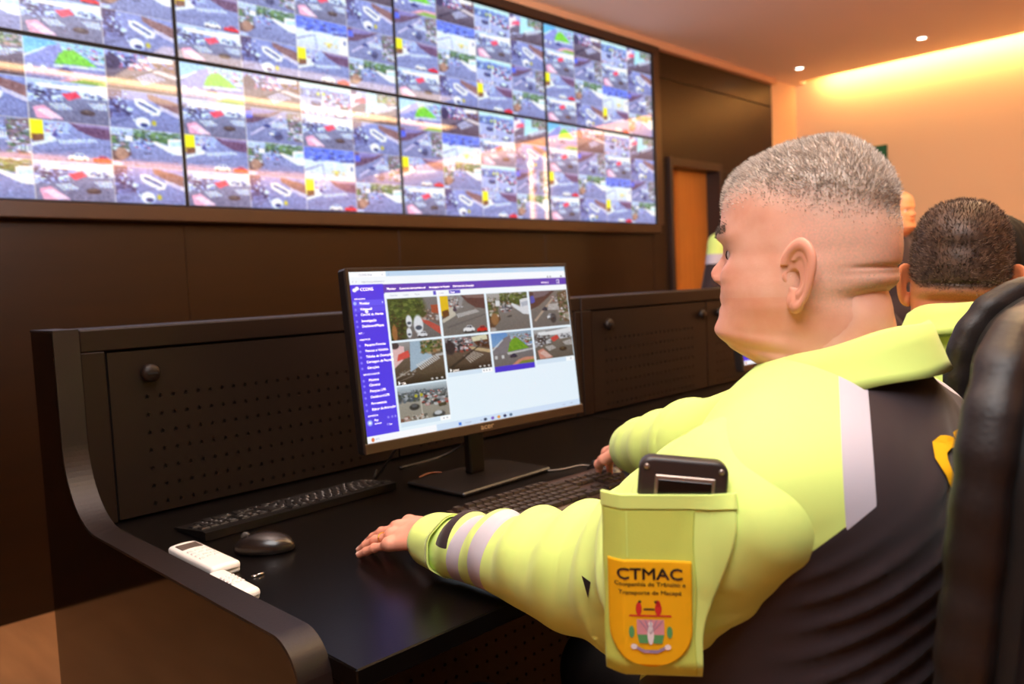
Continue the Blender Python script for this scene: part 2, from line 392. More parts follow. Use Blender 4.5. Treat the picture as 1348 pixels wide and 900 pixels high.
GR = [(62, 84, 34), (84, 104, 46), (46, 62, 28), (110, 128, 60), (70, 78, 40)]
TR = [(235, 238, 242), (60, 64, 74), (150, 155, 165), (30, 32, 38), (200, 204, 210), (170, 60, 50)]
BD = [(190, 185, 180), (120, 100, 90), (230, 230, 230), (90, 80, 80), (160, 120, 100)]
def scene_pic(k, w, h):
    s = Pic(w, h)
    if k == 'A':    # tree canopy over wet street with white vans and a red cycle lane
        s.grad(0, 1, (130, 128, 128), (112, 108, 106)); s.poly([(.6, .55), (1, .95), (1, .75), (.66, .5)], (192, 84, 72)); s.poly([(.62, .4), (1, .72), (1, .3), (.66, .3)], (120, 104, 96))
        s.clutter(26, .64, 1, .28, .55, BD, .05, 1); s.poly([(.85, .2), (1, .2), (1, .42), (.86, .4)], (172, 84, 56))
        s.ell(.22, .24, .5, .40, (66, 84, 36)); s.ell(.12, .7, .2, .45, (52, 52, 26)); s.clutter(110, -.02, .68, 0, .42, GR, .07, 2); s.clutter(40, 0, .3, .4, .95, GR+[(90, 60, 40)], .06, 3)
        s.poly([(0, .0), (.6, 0), (.4, .04), (0, .06)], (70, 86, 40), .6)
        for (cx, cy, sx) in ((.38, .56, .06), (.56, .66, .095), (.36, .84, .05)): s.ell(cx, cy, sx, sx*2.4, (236, 240, 246)); s.ell(cx, cy+sx*.8, sx*.7, sx*.6, (80, 90, 105))
        s.car(.62, .9, .2, (228, 232, 238), .15); s.ell(.08, .82, .05, .2, (188, 120, 70), .8)
    elif k == 'B':  # yellow corner building, street going up, dark roof, white and red car
        s.grad(0, 1, (128, 126, 124), (116, 112, 108)); s.poly([(.12, 0), (.55, 0), (.45, .3), (.2, .45)], (150, 152, 154))
        s.poly([(0, 0), (.17, 0), (.17, .40), (0, .5)], (240, 200, 30)); s.poly([(.02, .38), (.16, .34), (.17, .5), (.03, .56)], (110, 70, 34)); s.poly([(.17, .28), (.28, .3), (.32, .5), (.02, .68), (0, .6), (.17, .5)], (205, 198, 182))
        s.poly([(.46, 0), (1, 0), (1, .38), (.78, .34), (.6, .2)], (92, 62, 60)); s.poly([(.5, 0), (1, 0), (1, .1), (.6, .08)], (130, 106, 104)); s.clutter(34, .2, .42, .0, .3, TR+BD, .03, 5)
        s.zebra((.33, .47), (.78, .38), (.36, .57), (.86, .45), 14); s.car(.47, .3, .06, (240, 240, 245)); s.ell(.3, .36, .04, .05, (70, 60, 80))
        s.poly([(.08, .78), (.95, .52), (1, .5), (1, .54), (.1, .82)], (88, 86, 86), .5)
        s.car(.57, .87, .26, (240, 243, 246), .02); s.car(.87, .9, .24, (214, 40, 30), .02)
    elif k == 'C':  # street with trees, cars at the top, white walled building at right
        s.grad(0, .3, (176, 178, 176), (150, 148, 144)); s.grad(.25, 1, (132, 128, 124), (112, 108, 104)); s.poly([(0, .2), (.2, .25), (.28, .7), (.02, 1), (0, 1)], (92, 66, 46)); s.clutter(40, 0, .22, .1, .6, GR+BD, .06, 6)
        s.ell(.14, .68, .09, .16, (150, 110, 70)); s.clutter(70, .32, 1, .0, .3, GR, .07, 7); s.poly([(.8, .2), (1, .16), (1, .62), (.86, .6), (.56, .34), (.6, .28), (.8, .4)], (226, 230, 236)); s.poly([(.82, .28), (1, .24), (1, .36), (.84, .4)], (180, 190, 205))
        s.clutter(34, .3, .6, .22, .5, TR, .04, 8); s.poly([(.2, .2), (.3, .2), (.3, .34), (.2, .34)], (232, 236, 240)); s.poly([(.44, .62), (.56, .6), (.56, .65), (.45, .66)], (70, 68, 66)); s.ell(.05, .95, .1, .06, (200, 200, 200), .7)
    elif k == 'D':  # diagonal avenue with crosswalk and a silver car
        s.grad(0, 1, (128, 122, 116), (110, 106, 102)); s.poly([(0, 0), (.68, 0), (.5, .18), (.2, .42), (0, .5)], (88, 62, 56)); s.poly([(.02, .14), (.13, .12), (.13, .3), (.02, .34)], (84, 92, 190)); s.poly([(.1, .0), (.6, 0), (.4, .14), (.12, .2)], (120, 104, 110))
        s.poly([(.06, .8), (.6, .2), (.64, .16), (.66, .2), (.1, .84)], (178, 160, 142)); s.zebra((.48, .38), (.74, .36), (.44, .54), (.76, .56), 9); s.poly([(.72, .1), (1, 0), (1, .9), (.86, .9), (.76, .55)], (112, 88, 66)); s.clutter(50, .74, 1, .05, .85, BD+GR, .05, 9)
        s.zebra((.84, .68), (1, .64), (.86, .8), (1, .84), 6, (215, 205, 195)); s.car(.37, .5, .14, (50, 56, 76), .1); s.car(.5, .72, .2, (226, 230, 236), -.2); s.ell(.56, .78, .08, .13, (48, 46, 48), .8); s.clutter(8, .55, .72, .15, .3, TR, .03, 10)
    elif k == 'E':  # wet crossing with a pink canopy at left
        s.grad(0, .3, (160, 160, 160), (128, 122, 116)); s.grad(.28, 1, (112, 98, 84), (70, 54, 42)); s.poly([(.35, .0), (.62, .0), (.78, .42), (.3, .72), (.32, .4)], (166, 190, 210)); s.poly([(0, .05), (.22, .1), (.22, .38), (0, .6)], (236, 196, 196)); s.poly([(.1, .28), (.3, .2), (.32, .36), (.06, .44)], (222, 84, 76)); s.ell(.05, .07, .08, .08, (70, 62, 66))
        s.clutter(50, .55, 1, .0, .3, GR+[(150, 112, 78), (176, 150, 120)], .06, 12); s.zebra((.42, .56), (.86, .36), (.52, .7), (.94, .46), 11); s.poly([(.84, .36), (1, .34), (1, .4), (.86, .42)], (190, 190, 190)); s.poly([(0, .82), (.3, .66), (.31, .68), (0, .86)], (200, 190, 180), .7); s.poly([(.0, .92), (.34, .8), (.35, .82), (.02, .95)], (170, 160, 150), .6); s.clutter(6, .1, .4, .6, .8, [(170, 165, 160)], .03, 13)
    elif k == 'F':  # many cars queuing, brown facade with yellow awning at right
        s.grad(0, .4, (140, 140, 145), (120, 112, 104)); s.grad(.35, 1, (106, 90, 76), (66, 52, 42)); s.clutter(90, .05, .62, .0, .42, TR, .05, 14); s.ell(.1, .3, .12, .2, (50, 42, 46)); s.poly([(.58, .06), (1, .02), (1, .42), (.7, .3)], (96, 58, 36)); s.poly([(.6, .04), (.95, 0), (.96, .14), (.62, .18)], (226, 222, 190)); s.clutter(12, .68, 1, .12, .36, [(50, 34, 26), (120, 120, 130)], .04, 15)
        s.poly([(.5, .3), (1, .46), (1, .56), (.6, .42)], (196, 172, 132)); s.zebra((.38, .56), (.62, .46), (.52, .8), (.86, .58), 7, (190, 182, 172)); s.poly([(.05, .85), (.75, .3), (.78, .31), (.1, .9)], (40, 32, 30), .9)
    elif k == 'G':  # seaside roundabout with a lawn
        s.grad(0, .4, (96, 150, 214), (126, 168, 212)); s.poly([(.35, .0), (1, 0), (1, .3), (.5, .2)], (150, 176, 200)); s.clutter(60, .4, 1, .06, .34, BD+GR+TR, .04, 16); s.poly([(0, .6), (.3, .16), (.44, .1), (.5, .3), (.3, .7), (0, 1)], (126, 122, 128)); s.grad(.62, 1, (120, 116, 118), (112, 106, 104)); s.poly([(.5, .2), (.62, .18), (.9, .52), (.36, .58), (.42, .36)], (112, 164, 38)); s.clutter(14, .42, .8, .3, .54, [(92, 146, 34), (130, 180, 50)], .05, 17)
        s.poly([(.34, .6), (1, .54), (1, .58), (.36, .66)], (200, 200, 200)); s.car(.49, .7, .17, (34, 38, 70)); s.poly([(.4, 1), (.6, .84), (.8, .78), (1, .8), (1, .92), (.8, .9), (.6, .98)], (206, 142, 118)); s.poly([(.52, 1), (.7, .88), (1, .88), (1, 1)], (124, 140, 50)); s.poly([(0, .46), (.26, .2), (.28, .22), (0, .52)], (232, 232, 232), .8); s.car(.92, .42, .12, (226, 230, 240)); s.poly([(.04, .66), (.1, .66), (.1, .76), (.04, .76)], (235, 238, 240), .8); s.poly([(.2, .66), (.26, .66), (.26, .76), (.2, .76)], (235, 238, 240), .8)
    elif k == 'H':  # white canopy building with a red parasol
        s.grad(0, .4, (178, 182, 184), (120, 116, 110)); s.grad(.35, 1, (116, 110, 100), (98, 90, 80)); s.clutter(44, 0, .4, .15, .55, [(46, 38, 36), (90, 84, 80), (60, 54, 60), (210, 214, 220)], .06, 18); s.poly([(.1, .1), (1, .0), (1, .2), (.55, .22), (.16, .2)], (236, 240, 244)); s.poly([(.3, .06), (.9, -.02), (.92, .02), (.32, .1)], (140, 146, 150)); s.poly([(.62, .2), (1, .16), (1, .34), (.68, .38)], (210, 214, 220)); s.clutter(12, .7, .95, .2, .34, [(40, 40, 46)], .03, 19)
        s.poly([(.42, .32), (.6, .22), (.66, .34), (.5, .46)], (206, 70, 62)); s.zebra((.74, .48), (.98, .42), (.82, .6), (1, .62), 7); s.zebra((.26, .58), (.46, .55), (.36, .74), (.56, .66), 6); s.poly([(.06, .7), (.2, .64), (.44, .96), (.1, .98)], (206, 140, 122)); s.zebra((.1, .76), (.22, .7), (.28, .96), (.42, .92), 4, (230, 220, 214)); s.ell(.73, .72, .1, .075, (62, 46, 30)); s.ell(.72, .69, .05, .035, (96, 78, 52)); s.car(.38, .46, .1, (226, 228, 232))
    elif k == 'I':  # wide crossroads with parked cars
        s.grad(0, .2, (196, 214, 226), (150, 160, 168)); s.grad(.18, .5, (92, 104, 116), (128, 126, 120)); s.grad(.44, 1, (160, 156, 146), (148, 142, 132)); s.clutter(60, 0, .55, .14, .44, [(70, 84, 98), (96, 106, 118), (60, 70, 80), (190, 196, 202), (58, 66, 52)], .05, 20); s.clutter(44, .46, .98, .2, .6, TR, .055, 21); s.poly([(.42, .22), (.445, .22), (.455, .98), (.43, .98)], (196, 190, 180)); s.ell(.35, .31, .03, .05, (180, 176, 40)); s.ell(.46, .3, .03, .05, (180, 176, 40))
        s.ell(.3, .62, .1, .09, (42, 42, 48)); s.ell(.3, .58, .06, .045, (84, 88, 96)); s.poly([(.78, .62), (.94, .6), (.95, .7), (.79, .72)], (70, 60, 44)); s.ell(.77, .93, .13, .1, (62, 62, 68)); s.ell(.76, .88, .08, .06, (200, 204, 210)); s.clutter(16, .25, .52, .84, 1, [(210, 206, 200), (50, 48, 50), (190, 120, 90)], .05, 22); s.clutter(8, 0, .2, .86, 1, [(224, 200, 196), (120, 70, 60)], .05, 23)
    elif k == 'J':  # bus and white car on a diagonal avenue
        s.grad(0, 1, (126, 124, 126), (112, 108, 106)); s.poly([(0, 0), (.2, .0), (.16, .6), (0, .8)], (70, 54, 56)); s.clutter(30, 0, .3, .05, .7, [(46, 40, 46), (210, 214, 220), (90, 86, 92)], .05, 24); s.poly([(.55, .02), (1, .2), (1, .5), (.8, .4), (.56, .16)], (120, 84, 60)); s.poly([(.7, .3), (1, .5), (1, .62), (.72, .42)], (186, 168, 150))
        s.poly([(.36, .22), (.46, .18), (.74, .44), (.7, .58), (.6, .6), (.38, .38)], (234, 236, 240)); s.poly([(.4, .3), (.66, .52), (.68, .46), (.43, .25)], (60, 66, 80)); s.ell(.46, .82, .1, .15, (238, 240, 244)); s.ell(.48, .88, .06, .06, (40, 46, 60)); s.ell(.62, .8, .035, .07, (170, 150, 40)); s.poly([(.3, .66), (.32, .66), (.36, .8), (.34, .8)], (220, 220, 220)); s.poly([(0, .9), (.6, .5), (.62, .52), (0, 1)], (80, 76, 78), .5)
    else:           # K: hall roof over a big white crossing, yellow taxis
        s.grad(0, .45, (84, 96, 140), (110, 112, 132)); s.grad(.4, 1, (206, 206, 204), (188, 178, 172)); s.clutter(50, 0, 1, .05, .4, [(70, 84, 140), (110, 120, 150), (60, 60, 80), (140, 146, 160)], .06, 26); s.poly([(0, .72), (.36, .5), (.4, .95), (.38, .95), (.35, .54), (.02, .76)], (120, 112, 110)); s.clutter(12, .55, .85, .6, .82, [(214, 190, 70), (230, 226, 220), (180, 150, 60)], .045, 27); s.poly([(.86, .45), (1, .4), (1, 1), (.82, 1)], (232, 232, 236)); s.ell(.94, .6, .02, .08, (40, 40, 60)); s.poly([(.7, .35), (1, .3), (1, .38), (.72, .42)], (70, 70, 90))
    return s.rough(6, ord(k)).A

def screen_material(name, strength=1., rough=.16, spec=.5):
    m = bpy.data.materials.new(name); m.use_nodes = True; nt = m.node_tree; b = nt.nodes['Principled BSDF']
    a = nt.nodes.new('ShaderNodeAttribute'); a.attribute_name = 'Col'
    b.inputs['Base Color'].default_value = (.008, .008, .01, 1); b.inputs['Roughness'].default_value = rough; b.inputs['Specular IOR Level'].default_value = spec
    nt.links.new(a.outputs['Color'], b.inputs['Emission Color']); b.inputs['Emission Strength'].default_value = strength
    return m
def screen_mesh(name, A, o, U, Vd, m, parent):
    """A (h,w,3) sRGB 0..255 as a lit pixel grid spanning o + U*u + Vd*v"""
    h, w = A.shape[:2]; o, U, Vd = (np.array(q, float) for q in (o, U, Vd))
    v, u = np.meshgrid((np.arange(h))/(h-1), (np.arange(w))/(w-1), indexing='ij')
    P = o+u[..., None]*U+v[..., None]*Vd
    i = np.arange(h*w).reshape(h, w)
    Fc = np.stack([i[:-1, :-1], i[1:, :-1], i[1:, 1:], i[:-1, 1:]], -1).reshape(-1, 4)
    C = np.ones((h*w, 4)); A = np.clip(A, 0, 255).reshape(-1, 3)/255
    C[:, :3] = np.where(A <= .04045, A/12.92, ((A+.055)/1.055)**2.4)
    return mesh_obj(name, P.reshape(-1, 3), Fc, m, parent, False, attrs={'Col': C})
def resize(A, w, h):
    H, W = A.shape[:2]; s = 2
    yi = np.minimum(((np.arange(h*s)+.5)/(h*s)*H).astype(int), H-1); xi = np.minimum(((np.arange(w*s)+.5)/(w*s)*W).astype(int), W-1)
    B = A[yi][:, xi]; return B.reshape(h, s, w, s, 3).mean((1, 3))

PICS = {k: scene_pic(k, 120, 80) for k in 'ABCDEFGHIJK'}
# video wall: 4 columns x 2 rows, each showing a 4 x 4 mosaic
M_vw = screen_material('wall_display', 1.0, .035, 1.0)
M_bez = mat('screen_bezel', (16, 13, 14), .4)
XC = [.33, 1.495, 2.66, 3.825, 4.99]; ZR = [1.60, 2.225, 2.835]
MOS = [['GFIE', 'HDHJ', 'BCKD', 'HJBC'], ['GFIE', 'DKHJ', 'BCID', 'HJBC']]
names_c = ['cut off by the left edge', 'second from the left', 'third from the left', 'nearest the door']
for ci in range(4):
    for ri in range(2):   # 0 lower, 1 upper
        lab = '%s-row wall display showing street cameras, %s' % (('lower', 'upper')[ri], names_c[ci])
        t = thing('video_wall_screen', lab, 'screen', ((XC[ci]+XC[ci+1])/2, WY, ZR[ri]), group='displays of the video wall')
        wd = XC[ci+1]-XC[ci]-.004; hh = ZR[ri+1]-ZR[ri]-.004; g = .006
        hb = MB(); hb.box(-wd/2, wd/2, -.05, 0, .001, hh, .003)
        hb.box(-wd/2, wd/2, -.058, -.05, .001, g+.001, .001); hb.box(-wd/2, wd/2, -.058, -.05, hh-g, hh, .001)
        hb.box(-wd/2, -wd/2+g, -.058, -.05, g, hh-g, .001); hb.box(wd/2-g, wd/2, -.058, -.05, g, hh-g, .001)
        hb.build('housing', M_bez, t)
        A = np.zeros((136, 240, 3)); rows = MOS[(ci+1) % 2]
        for r_ in range(4):
            for c_ in range(4):
                k = rows[r_][(c_+(0 if ci else 2)) % 4] if r_ != 1 or ci != 0 else 'HJHJ'[c_]
                cell = resize(PICS[k], 60, 34); L = cell.mean(-1, keepdims=True)
                cell = L+(cell-L)*1.22
                cell = (cell-105)*1.38+150; cell = cell*np.array([.84, .92, 1.18])+np.array([-4, 2, 26]); cell = cell+(RNG.normal(0, 9, (17, 30)).repeat(2, 0).repeat(2, 1)+RNG.normal(0, 3, (34, 60)))[..., None]; cell[:, 0] = cell[:, 0]*.4+150; cell[0] = cell[0]*.5+110
                A[r_*34:r_*34+34, c_*60:c_*60+60] = cell
        screen_mesh('display', A, (-wd/2+g, -.052, hh-g), (wd-2*g, 0, 0), (0, 0, -(hh-2*g)), M_vw, t)
fr = MB(); fr.box(-2.6, 5.03, WY-.075, WY, 1.535, 1.598, .004); fr.box(4.995, 5.075, WY-.07, WY, 1.598, 2.84, .004); fr.box(-2.6, 5.075, WY-.07, WY, 2.838, 2.893, .003)
struct('trim_3', fr, mat('screen_surround_wood', (50, 27, 9), .36, .5))
fr = MB().box(-2.6, .325, WY-.05, WY-.001, 1.60, 2.836, .003); struct('trim_4', fr, M_wood)

# ------------------------------------------------------------------ operators' consoles
M_con = mat('console_dark_brown', (24, 13, 8), .42, .25, bump=(300, .08))
M_edge = mat('console_edge_band', (33, 24, 23), .40, .38, bump=(260, .1), noise=(9, .6, (27, 20, 19)))
M_gloss = mat('glossy_black_side', (10, 7, 6), .06, .6)
M_top = mat('worktop_black', (10, 7, 6), .28, .22, noise=(30, .6, (9, 7, 7), (1, 9, 1)), bump=(200, .04))
M_perf = mat('perforated_panel_brown', (24, 14, 9), .45, .25, bump=(300, .06))
M_hole = mat('hole_dark', (5, 4, 3), .9)
YF, YB = 1.72, 1.87
def star_r(th):     # five-pointed hole outline, unit size
    a = (th % (2*PI/5))/(2*PI/5); a = abs(a-.5)*2; return .42+.58*a**1.6
def perf(mb, x0, x1, z0, z1, y, nx, nz, px, pz, hx, hz, r=.0060, star=True, thick=.006):
    """front face with nx*nz holes: hole field starts at (hx, hz), pitch px, pz"""
    ths = sorted(set([k*PI/5+PI/2 for k in range(10)]+[PI/4+k*PI/2 for k in range(4)]+[math.atan2(pz, px), PI-math.atan2(pz, px), PI+math.atan2(pz, px), 2*PI-math.atan2(pz, px)]))
    ths = sorted([t_ % (2*PI) for t_ in ths]); n = len(ths)
    for i in range(nx):
        for k in range(nz):
            cx, cz = hx+i*px, hz+k*pz; V = []
            for t_ in ths:
                rr = r*(star_r(t_-PI/2) if star else 1); V.append((cx+rr*math.cos(t_), y, cz+rr*math.sin(t_)))
            for t_ in ths:
                m_ = min(px/2/max(abs(math.cos(t_)), 1e-6), pz/2/max(abs(math.sin(t_)), 1e-6)); V.append((cx+m_*math.cos(t_), y, cz+m_*math.sin(t_)))
            for q in range(n): V.append((V[q][0], y+thick, V[q][2]))
            Fc = []
            for q in range(n):
                q2 = (q+1) % n; Fc += [(q, q2, n+q2, n+q), (2*n+q, 2*n+q2, q2, q)]
            mb.add(V, Fc)
    X0, X1, Z0, Z1 = hx-px/2, hx+(nx-.5)*px, hz-pz/2, hz+(nz-.5)*pz
    def quad(a, b, c_, d_): mb.add([(a, y, c_), (b, y, c_), (b, y, d_), (a, y, d_)], [(0, 1, 2, 3)])
    quad(x0, x1, z0, Z0); quad(x0, x1, Z1, z1); quad(x0, X0, Z0, Z1); quad(X1, x1, Z0, Z1)
    mb.box(x0, x1, y+thick, y+thick+.012, z0, z1, mi=1)
    for (a, b, c_, d_) in ((x0, x0+.0001, z0, z1), (x1-.0001, x1, z0, z1), (x0, x1, z0, z0+.0001), (x0, x1, z1-.0001, z1)): mb.box(a, b, y, y+thick, c_, d_)

def knob(mb, x, z, y, r=.019):
    mb.lathe([(r*.55, 0), (r*.55, -.006), (r, -.009), (r, -.016), (r*.8, -.021), (r*.3, -.0235), (.0005, -.024)], (x, y, z), 'y', 28)
def console(name, label, x0, x1, left_side, doors):
    t = thing(name, label, 'desk', (x0, YF, 0), group='operator consoles in one row'); ox = x0
    def X(v): return v-ox
    def Y(v): return v-YF
    sh = lambda V: V-np.array([ox, YF, 0])
    if left_side:
        arc = lambda cy, cz, r, a0, a1, n=24: [(cy+r*math.cos(a0+(a1-a0)*k/n), cz+r*math.sin(a0+(a1-a0)*k/n)) for k in range(n+1)]
        front = [(YF, 1.152)]+arc(YF-.155, .933, .155, 0, -PI/2)+[(YF-.5, .778)]+arc(.915, .718, .06, PI/2, PI*.93)+[(.845, .5), (.835, 0)]
        poly = front+[(YB, 0), (YB, 1.152)]
        inner = [(y_+.004 if i < 25 else y_+.003, z_-.004) for i, (y_, z_) in enumerate(poly)]
        MB().prism([(y_, z_) for y_, z_ in inner][::-1], x0, x0+.0445, 'x').build('side_panel', M_gloss, t, xf=sh)
        V = []; Fc = []; fr_ = [(YB, 1.152)]+front
        for i, (y_, z_) in enumerate(fr_):
            V += [(x0-.001, y_, z_), (x0+.0455, y_, z_), (x0+.0455, y_+.0035, z_-.0045), (x0-.001, y_+.0035, z_-.0045)]
        for i in range(len(fr_)-1):
            for k in range(4): k2 = (k+1) % 4; Fc.append((i*4+k, (i+1)*4+k, (i+1)*4+k2, i*4+k2))
        mesh_obj('edge_band', sh(np.array(V)), Fc, M_edge, t, False)['label'] = 'brown-grey curved edge band'
    xa = x0+(.045 if left_side else 0)
    MB().box(xa, x1, .80, YF+.06, .722, .75, .002).build('worktop', M_top, t, xf=sh)
    b = MB(); b.box(xa, x1, YF, YB, 1.104, 1.150, .003); b.box(xa, doors[0][0]-.004, YF, YB, .752, 1.104, .002); b.box(x1-.03, x1, YF, YB, .752, 1.104, .002)
    b.box(xa, x1, YB-.02, YB, 0, 1.104); b.box(xa, x1, YF+.06, YB-.02, .70, .752)
    b.build('back_hood', M_con, t, xf=sh)
    for (a, c_) in doors:
        m = MB(); nx = int((c_-a-.14)/.0272)
        perf(m, a, c_, .756, 1.100, YF+.002, nx, 7, .0272, .0378, a+.072, .775)
        dr = m.build('perforated_door', None, t, xf=sh, mats=[M_perf, M_hole])
        k = MB(); knob(k, a+.078, 1.052, YF+.002); k.build('knob', M_perf, dr, True, xf=sh)
        MB().box(a+.068, a+.088, YF-.0235, YF-.0215, 1.0505, 1.0535).build('knob', M_hole, dr, xf=sh)
        if c_-a > .5 and not left_side: k = MB(); knob(k, c_-.045, 1.052, YF+.002); k.build('knob', M_perf, dr, True, xf=sh)
    m = MB(); perf(m, xa, x1, .25, .70, 1.15, int((x1-xa-.06)/.027), 10, .027, .034, xa+.04, .32, star=False, r=.004)
    m.build('modesty_panel', None, t, xf=sh, mats=[M_perf, M_hole])
    MB().box(x1-.04, x1, .86, YF+.1, 0, .722, .002).build('support_panel', M_con, t, xf=sh)
    return t
console('operator_console', 'dark brown console with curved side and perforated back, nearest the camera', .467, 2.045, True, [(.562, 1.272), (1.278, 2.01)])
console('operator_console', 'second dark console of the row, beyond the monitor and facing the second seated man', 2.05, 3.60, False, [(2.105, 2.826), (2.832, 3.56)])

# ------------------------------------------------------------------ monitors
M_plast = mat('black_monitor_plastic', (24, 19, 18), .38, .5)
M_brz = mat('monitor_chin', (58, 38, 26), .35, .5)
def paint_ui():
    W_, H_ = 560, 316; s = Pic(W_, H_, (232, 240, 250))
    def R(x0, y0, x1, y1, c, a=1.):
        i0, i1, j0, j1 = int(round(y0*H_)), int(round(y1*H_)), int(round(x0*W_)), int(round(x1*W_)); s.A[i0:i1, j0:j1] = s.A[i0:i1, j0:j1]*(1-a)+np.array(c)*a
    R(0, 0, 1, .032, (186, 214, 238)); R(0, 0, .142, .035, (250, 253, 255)); R(0, .032, 1, .082, (240, 247, 252)); R(0, .078, 1, .137, (88, 56, 176)); R(0, .075, .127, .958, (74, 52, 226))
    R(.127, .137, 1, .965, (226, 240, 250)); R(.13, .13, 1, .165, (240, 246, 252)); R(.127, .137, .1325, .62, (240, 244, 250))
    R(.006, .168, .124, .202, (96, 84, 240)); R(.006, .206, .124, .236, (88, 74, 234)); R(.33, .134, .343, .157, (84, 76, 200)); R(.40, .134, .452, .155, (86, 80, 200))
    R(0, .958, .4, 1, (236, 240, 250)); R(.28, .958, 1, 1, (204, 222, 244)); R(0, .958, .28, 1, (244, 246, 252))
    cols = [(.135, .345), (.356, .56), (.571, .777), (.787, .996)]
    def tile(k, x0, y0, x1, y1):
        i0, i1, j0, j1 = int(round(y0*H_)), int(round(y1*H_)), int(round(x0*W_)), int(round(x1*W_)); s.A[i0:i1, j0:j1] = np.clip(resize(scene_pic(k, 180, 120), j1-j0, i1-i0)*.92-4, 0, 255)
    for k, (a, b) in zip('ABCD', cols): tile(k, a, .168, b, .42)
    tile('E', .135, .432, .345, .69); tile('F', .356, .432, .56, .652); tile('G', .571, .432, .777, .66); tile('H', .787, .436, .996, .645); tile('I', .135, .70, .345, .912)
    for (x0, y0, x1, y1) in ((.135, .64, .345, .69), (.356, .61, .56, .652)):
        for q in range(6): R(x0, y0+(y1-y0)*q/6, x1, y0+(y1-y0)*(q+1)/6, (20, 10, 8), .15+.1*q)
    R(.571, .655, .777, .692, (66, 46, 200)); R(.356, .655, .56, .68, (206, 224, 240)); R(.51, .655, .56, .68, (248, 250, 252)); R(.787, .65, .996, .676, (206, 224, 240)); R(.95, .65, .996, .676, (246, 250, 252)); R(.135, .915, .345, .94, (206, 224, 240)); R(.30, .915, .345, .94, (248, 250, 252))
    R(.345, .137, .346, .92, (250, 250, 255)); R(.377, .972, .39, .992, (50, 120, 220))
    for (u, c_) in ((.50, (50, 60, 90)), (.535, (120, 90, 190)), (.565, (220, 150, 60)), (.595, (40, 50, 90)), (.625, (80, 110, 140))): s.ell(u, .982, .008, .010, c_)
    s.ell(.016, .108, .008, .011, (255, 255, 255)); s.ell(.026, .099, .008, .011, (255, 255, 255)); s.ell(.018, .882, .010, .017, (150, 170, 250)); s.ell(.018, .882, .005, .008, (240, 244, 255)); s.ell(.022, .981, .006, .012, (220, 120, 70)); s.ell(.012, .185, .006, .010, (170, 190, 255)); s.ell(.118, .185, .002, .004, (255, 255, 255))
    for yv in (.222, .253, .291, .321, .432, .466, .500, .532, .565, .637, .668, .703, .737, .775, .810): s.ell(.012, yv, .004, .007, (150, 146, 250), .8)
    s.poly([(.050, .218), (.060, .236), (.056, .246), (.048, .244), (.046, .234)], (255, 255, 255))
    for u in (.80, .815): s.ell(u+.1, .070, .004, .006, (110, 110, 130), .8)
    s.ell(.975, .070, .004, .006, (80, 80, 90)); R(.947, .093, .960, .121, (240, 240, 255)); R(.949, .096, .958, .118, (88, 56, 176))
    for (u, v) in ((.09, .865), (.105, .865), (.118, .865), (.085, .905)): s.ell(u, v, .004, .007, (170, 166, 250), .7)
    for (u, v) in ((.145, .665), (.366, .628)): s.poly([(u, v), (u+.009, v+.012), (u, v+.024)], (255, 255, 255))
    for (u, v) in ((.285, .675), (.305, .675), (.328, .675), (.505, .638), (.525, .638), (.546, .638)): s.ell(u, v, .005, .006, (235, 235, 235), .8)
    for (u, v) in ((.52, .667), (.533, .667), (.547, .667), (.315, .927), (.33, .927), (.978, .663)): s.ell(u, v, .003, .004, (70, 76, 100), .8)
    return s.A
UI = paint_ui()
M_mon = screen_material('monitor_display', 1.0, .25, .4)
M_tw = mat('screen_text_white', (255, 255, 255), .5, .1, emit=((.95, .95, 1), 1)); M_td = mat('screen_text_grey', (90, 90, 120), .5, .1, emit=((.16, .16, .26), 1))
TXT_W = [(.036, .112, 'CCONS', .026, .006), (.010, .163, 'OPERACIONAL', .011, 0), (.028, .192, 'Monitor', .021, .01), (.028, .226, 'Videowall', .021, .01), (.028, .258, 'Central de Alertas', .021, .01), (.028, .295, 'Investigação', .021, .01), (.028, .326, 'Dashboard/Mapas', .021, .01),
         (.012, .364, 'BOT 1', .013, .004), (.012, .402, 'ANALÍTICOS', .013, 0), (.030, .437, 'Pesquisa Forense', .021, .01), (.030, .471, 'Pessoas e Veículos', .021, .01), (.030, .505, 'Tabelas de Detecções', .021, .01), (.030, .536, 'Contagem de Pessoas', .021, .01), (.030, .570, 'Gerações', .021, .01),
         (.012, .606, 'SERVIÇOS DIGITAIS', .013, 0), (.030, .642, 'Mosaico', .021, .01), (.030, .672, 'Câmeras', .021, .01), (.030, .707, 'Pesquisa LPR', .021, .01), (.030, .741, 'Dashboard LPR', .021, .01), (.030, .780, 'Ferramentas', .021, .01), (.030, .814, 'Editor de Anotação', .021, .01),
         (.012, .848, 'SUPORTE IA', .013, 0), (.034, .877, 'Ray', .019, .008), (.034, .895, 'operador', .013, 0), (.09, .912, 'Sair', .014, 0), (.139, .113, 'Monitor', .020, .012), (.190, .113, 'Central de Alertas', .017, 0), (.262, .113, 'Videowall', .017, 0), (.315, .113, 'Investigação de Pessoas', .017, 0), (.42, .113, 'Dashboard de Detecções', .017, 0), (.86, .113, 'Câmeras 12', .015, 0), (.155, .688, '1:06', .019, .006), (.378, .650, '2:27:41', .017, .004), (.405, .150, 'Grade', .014, 0)]
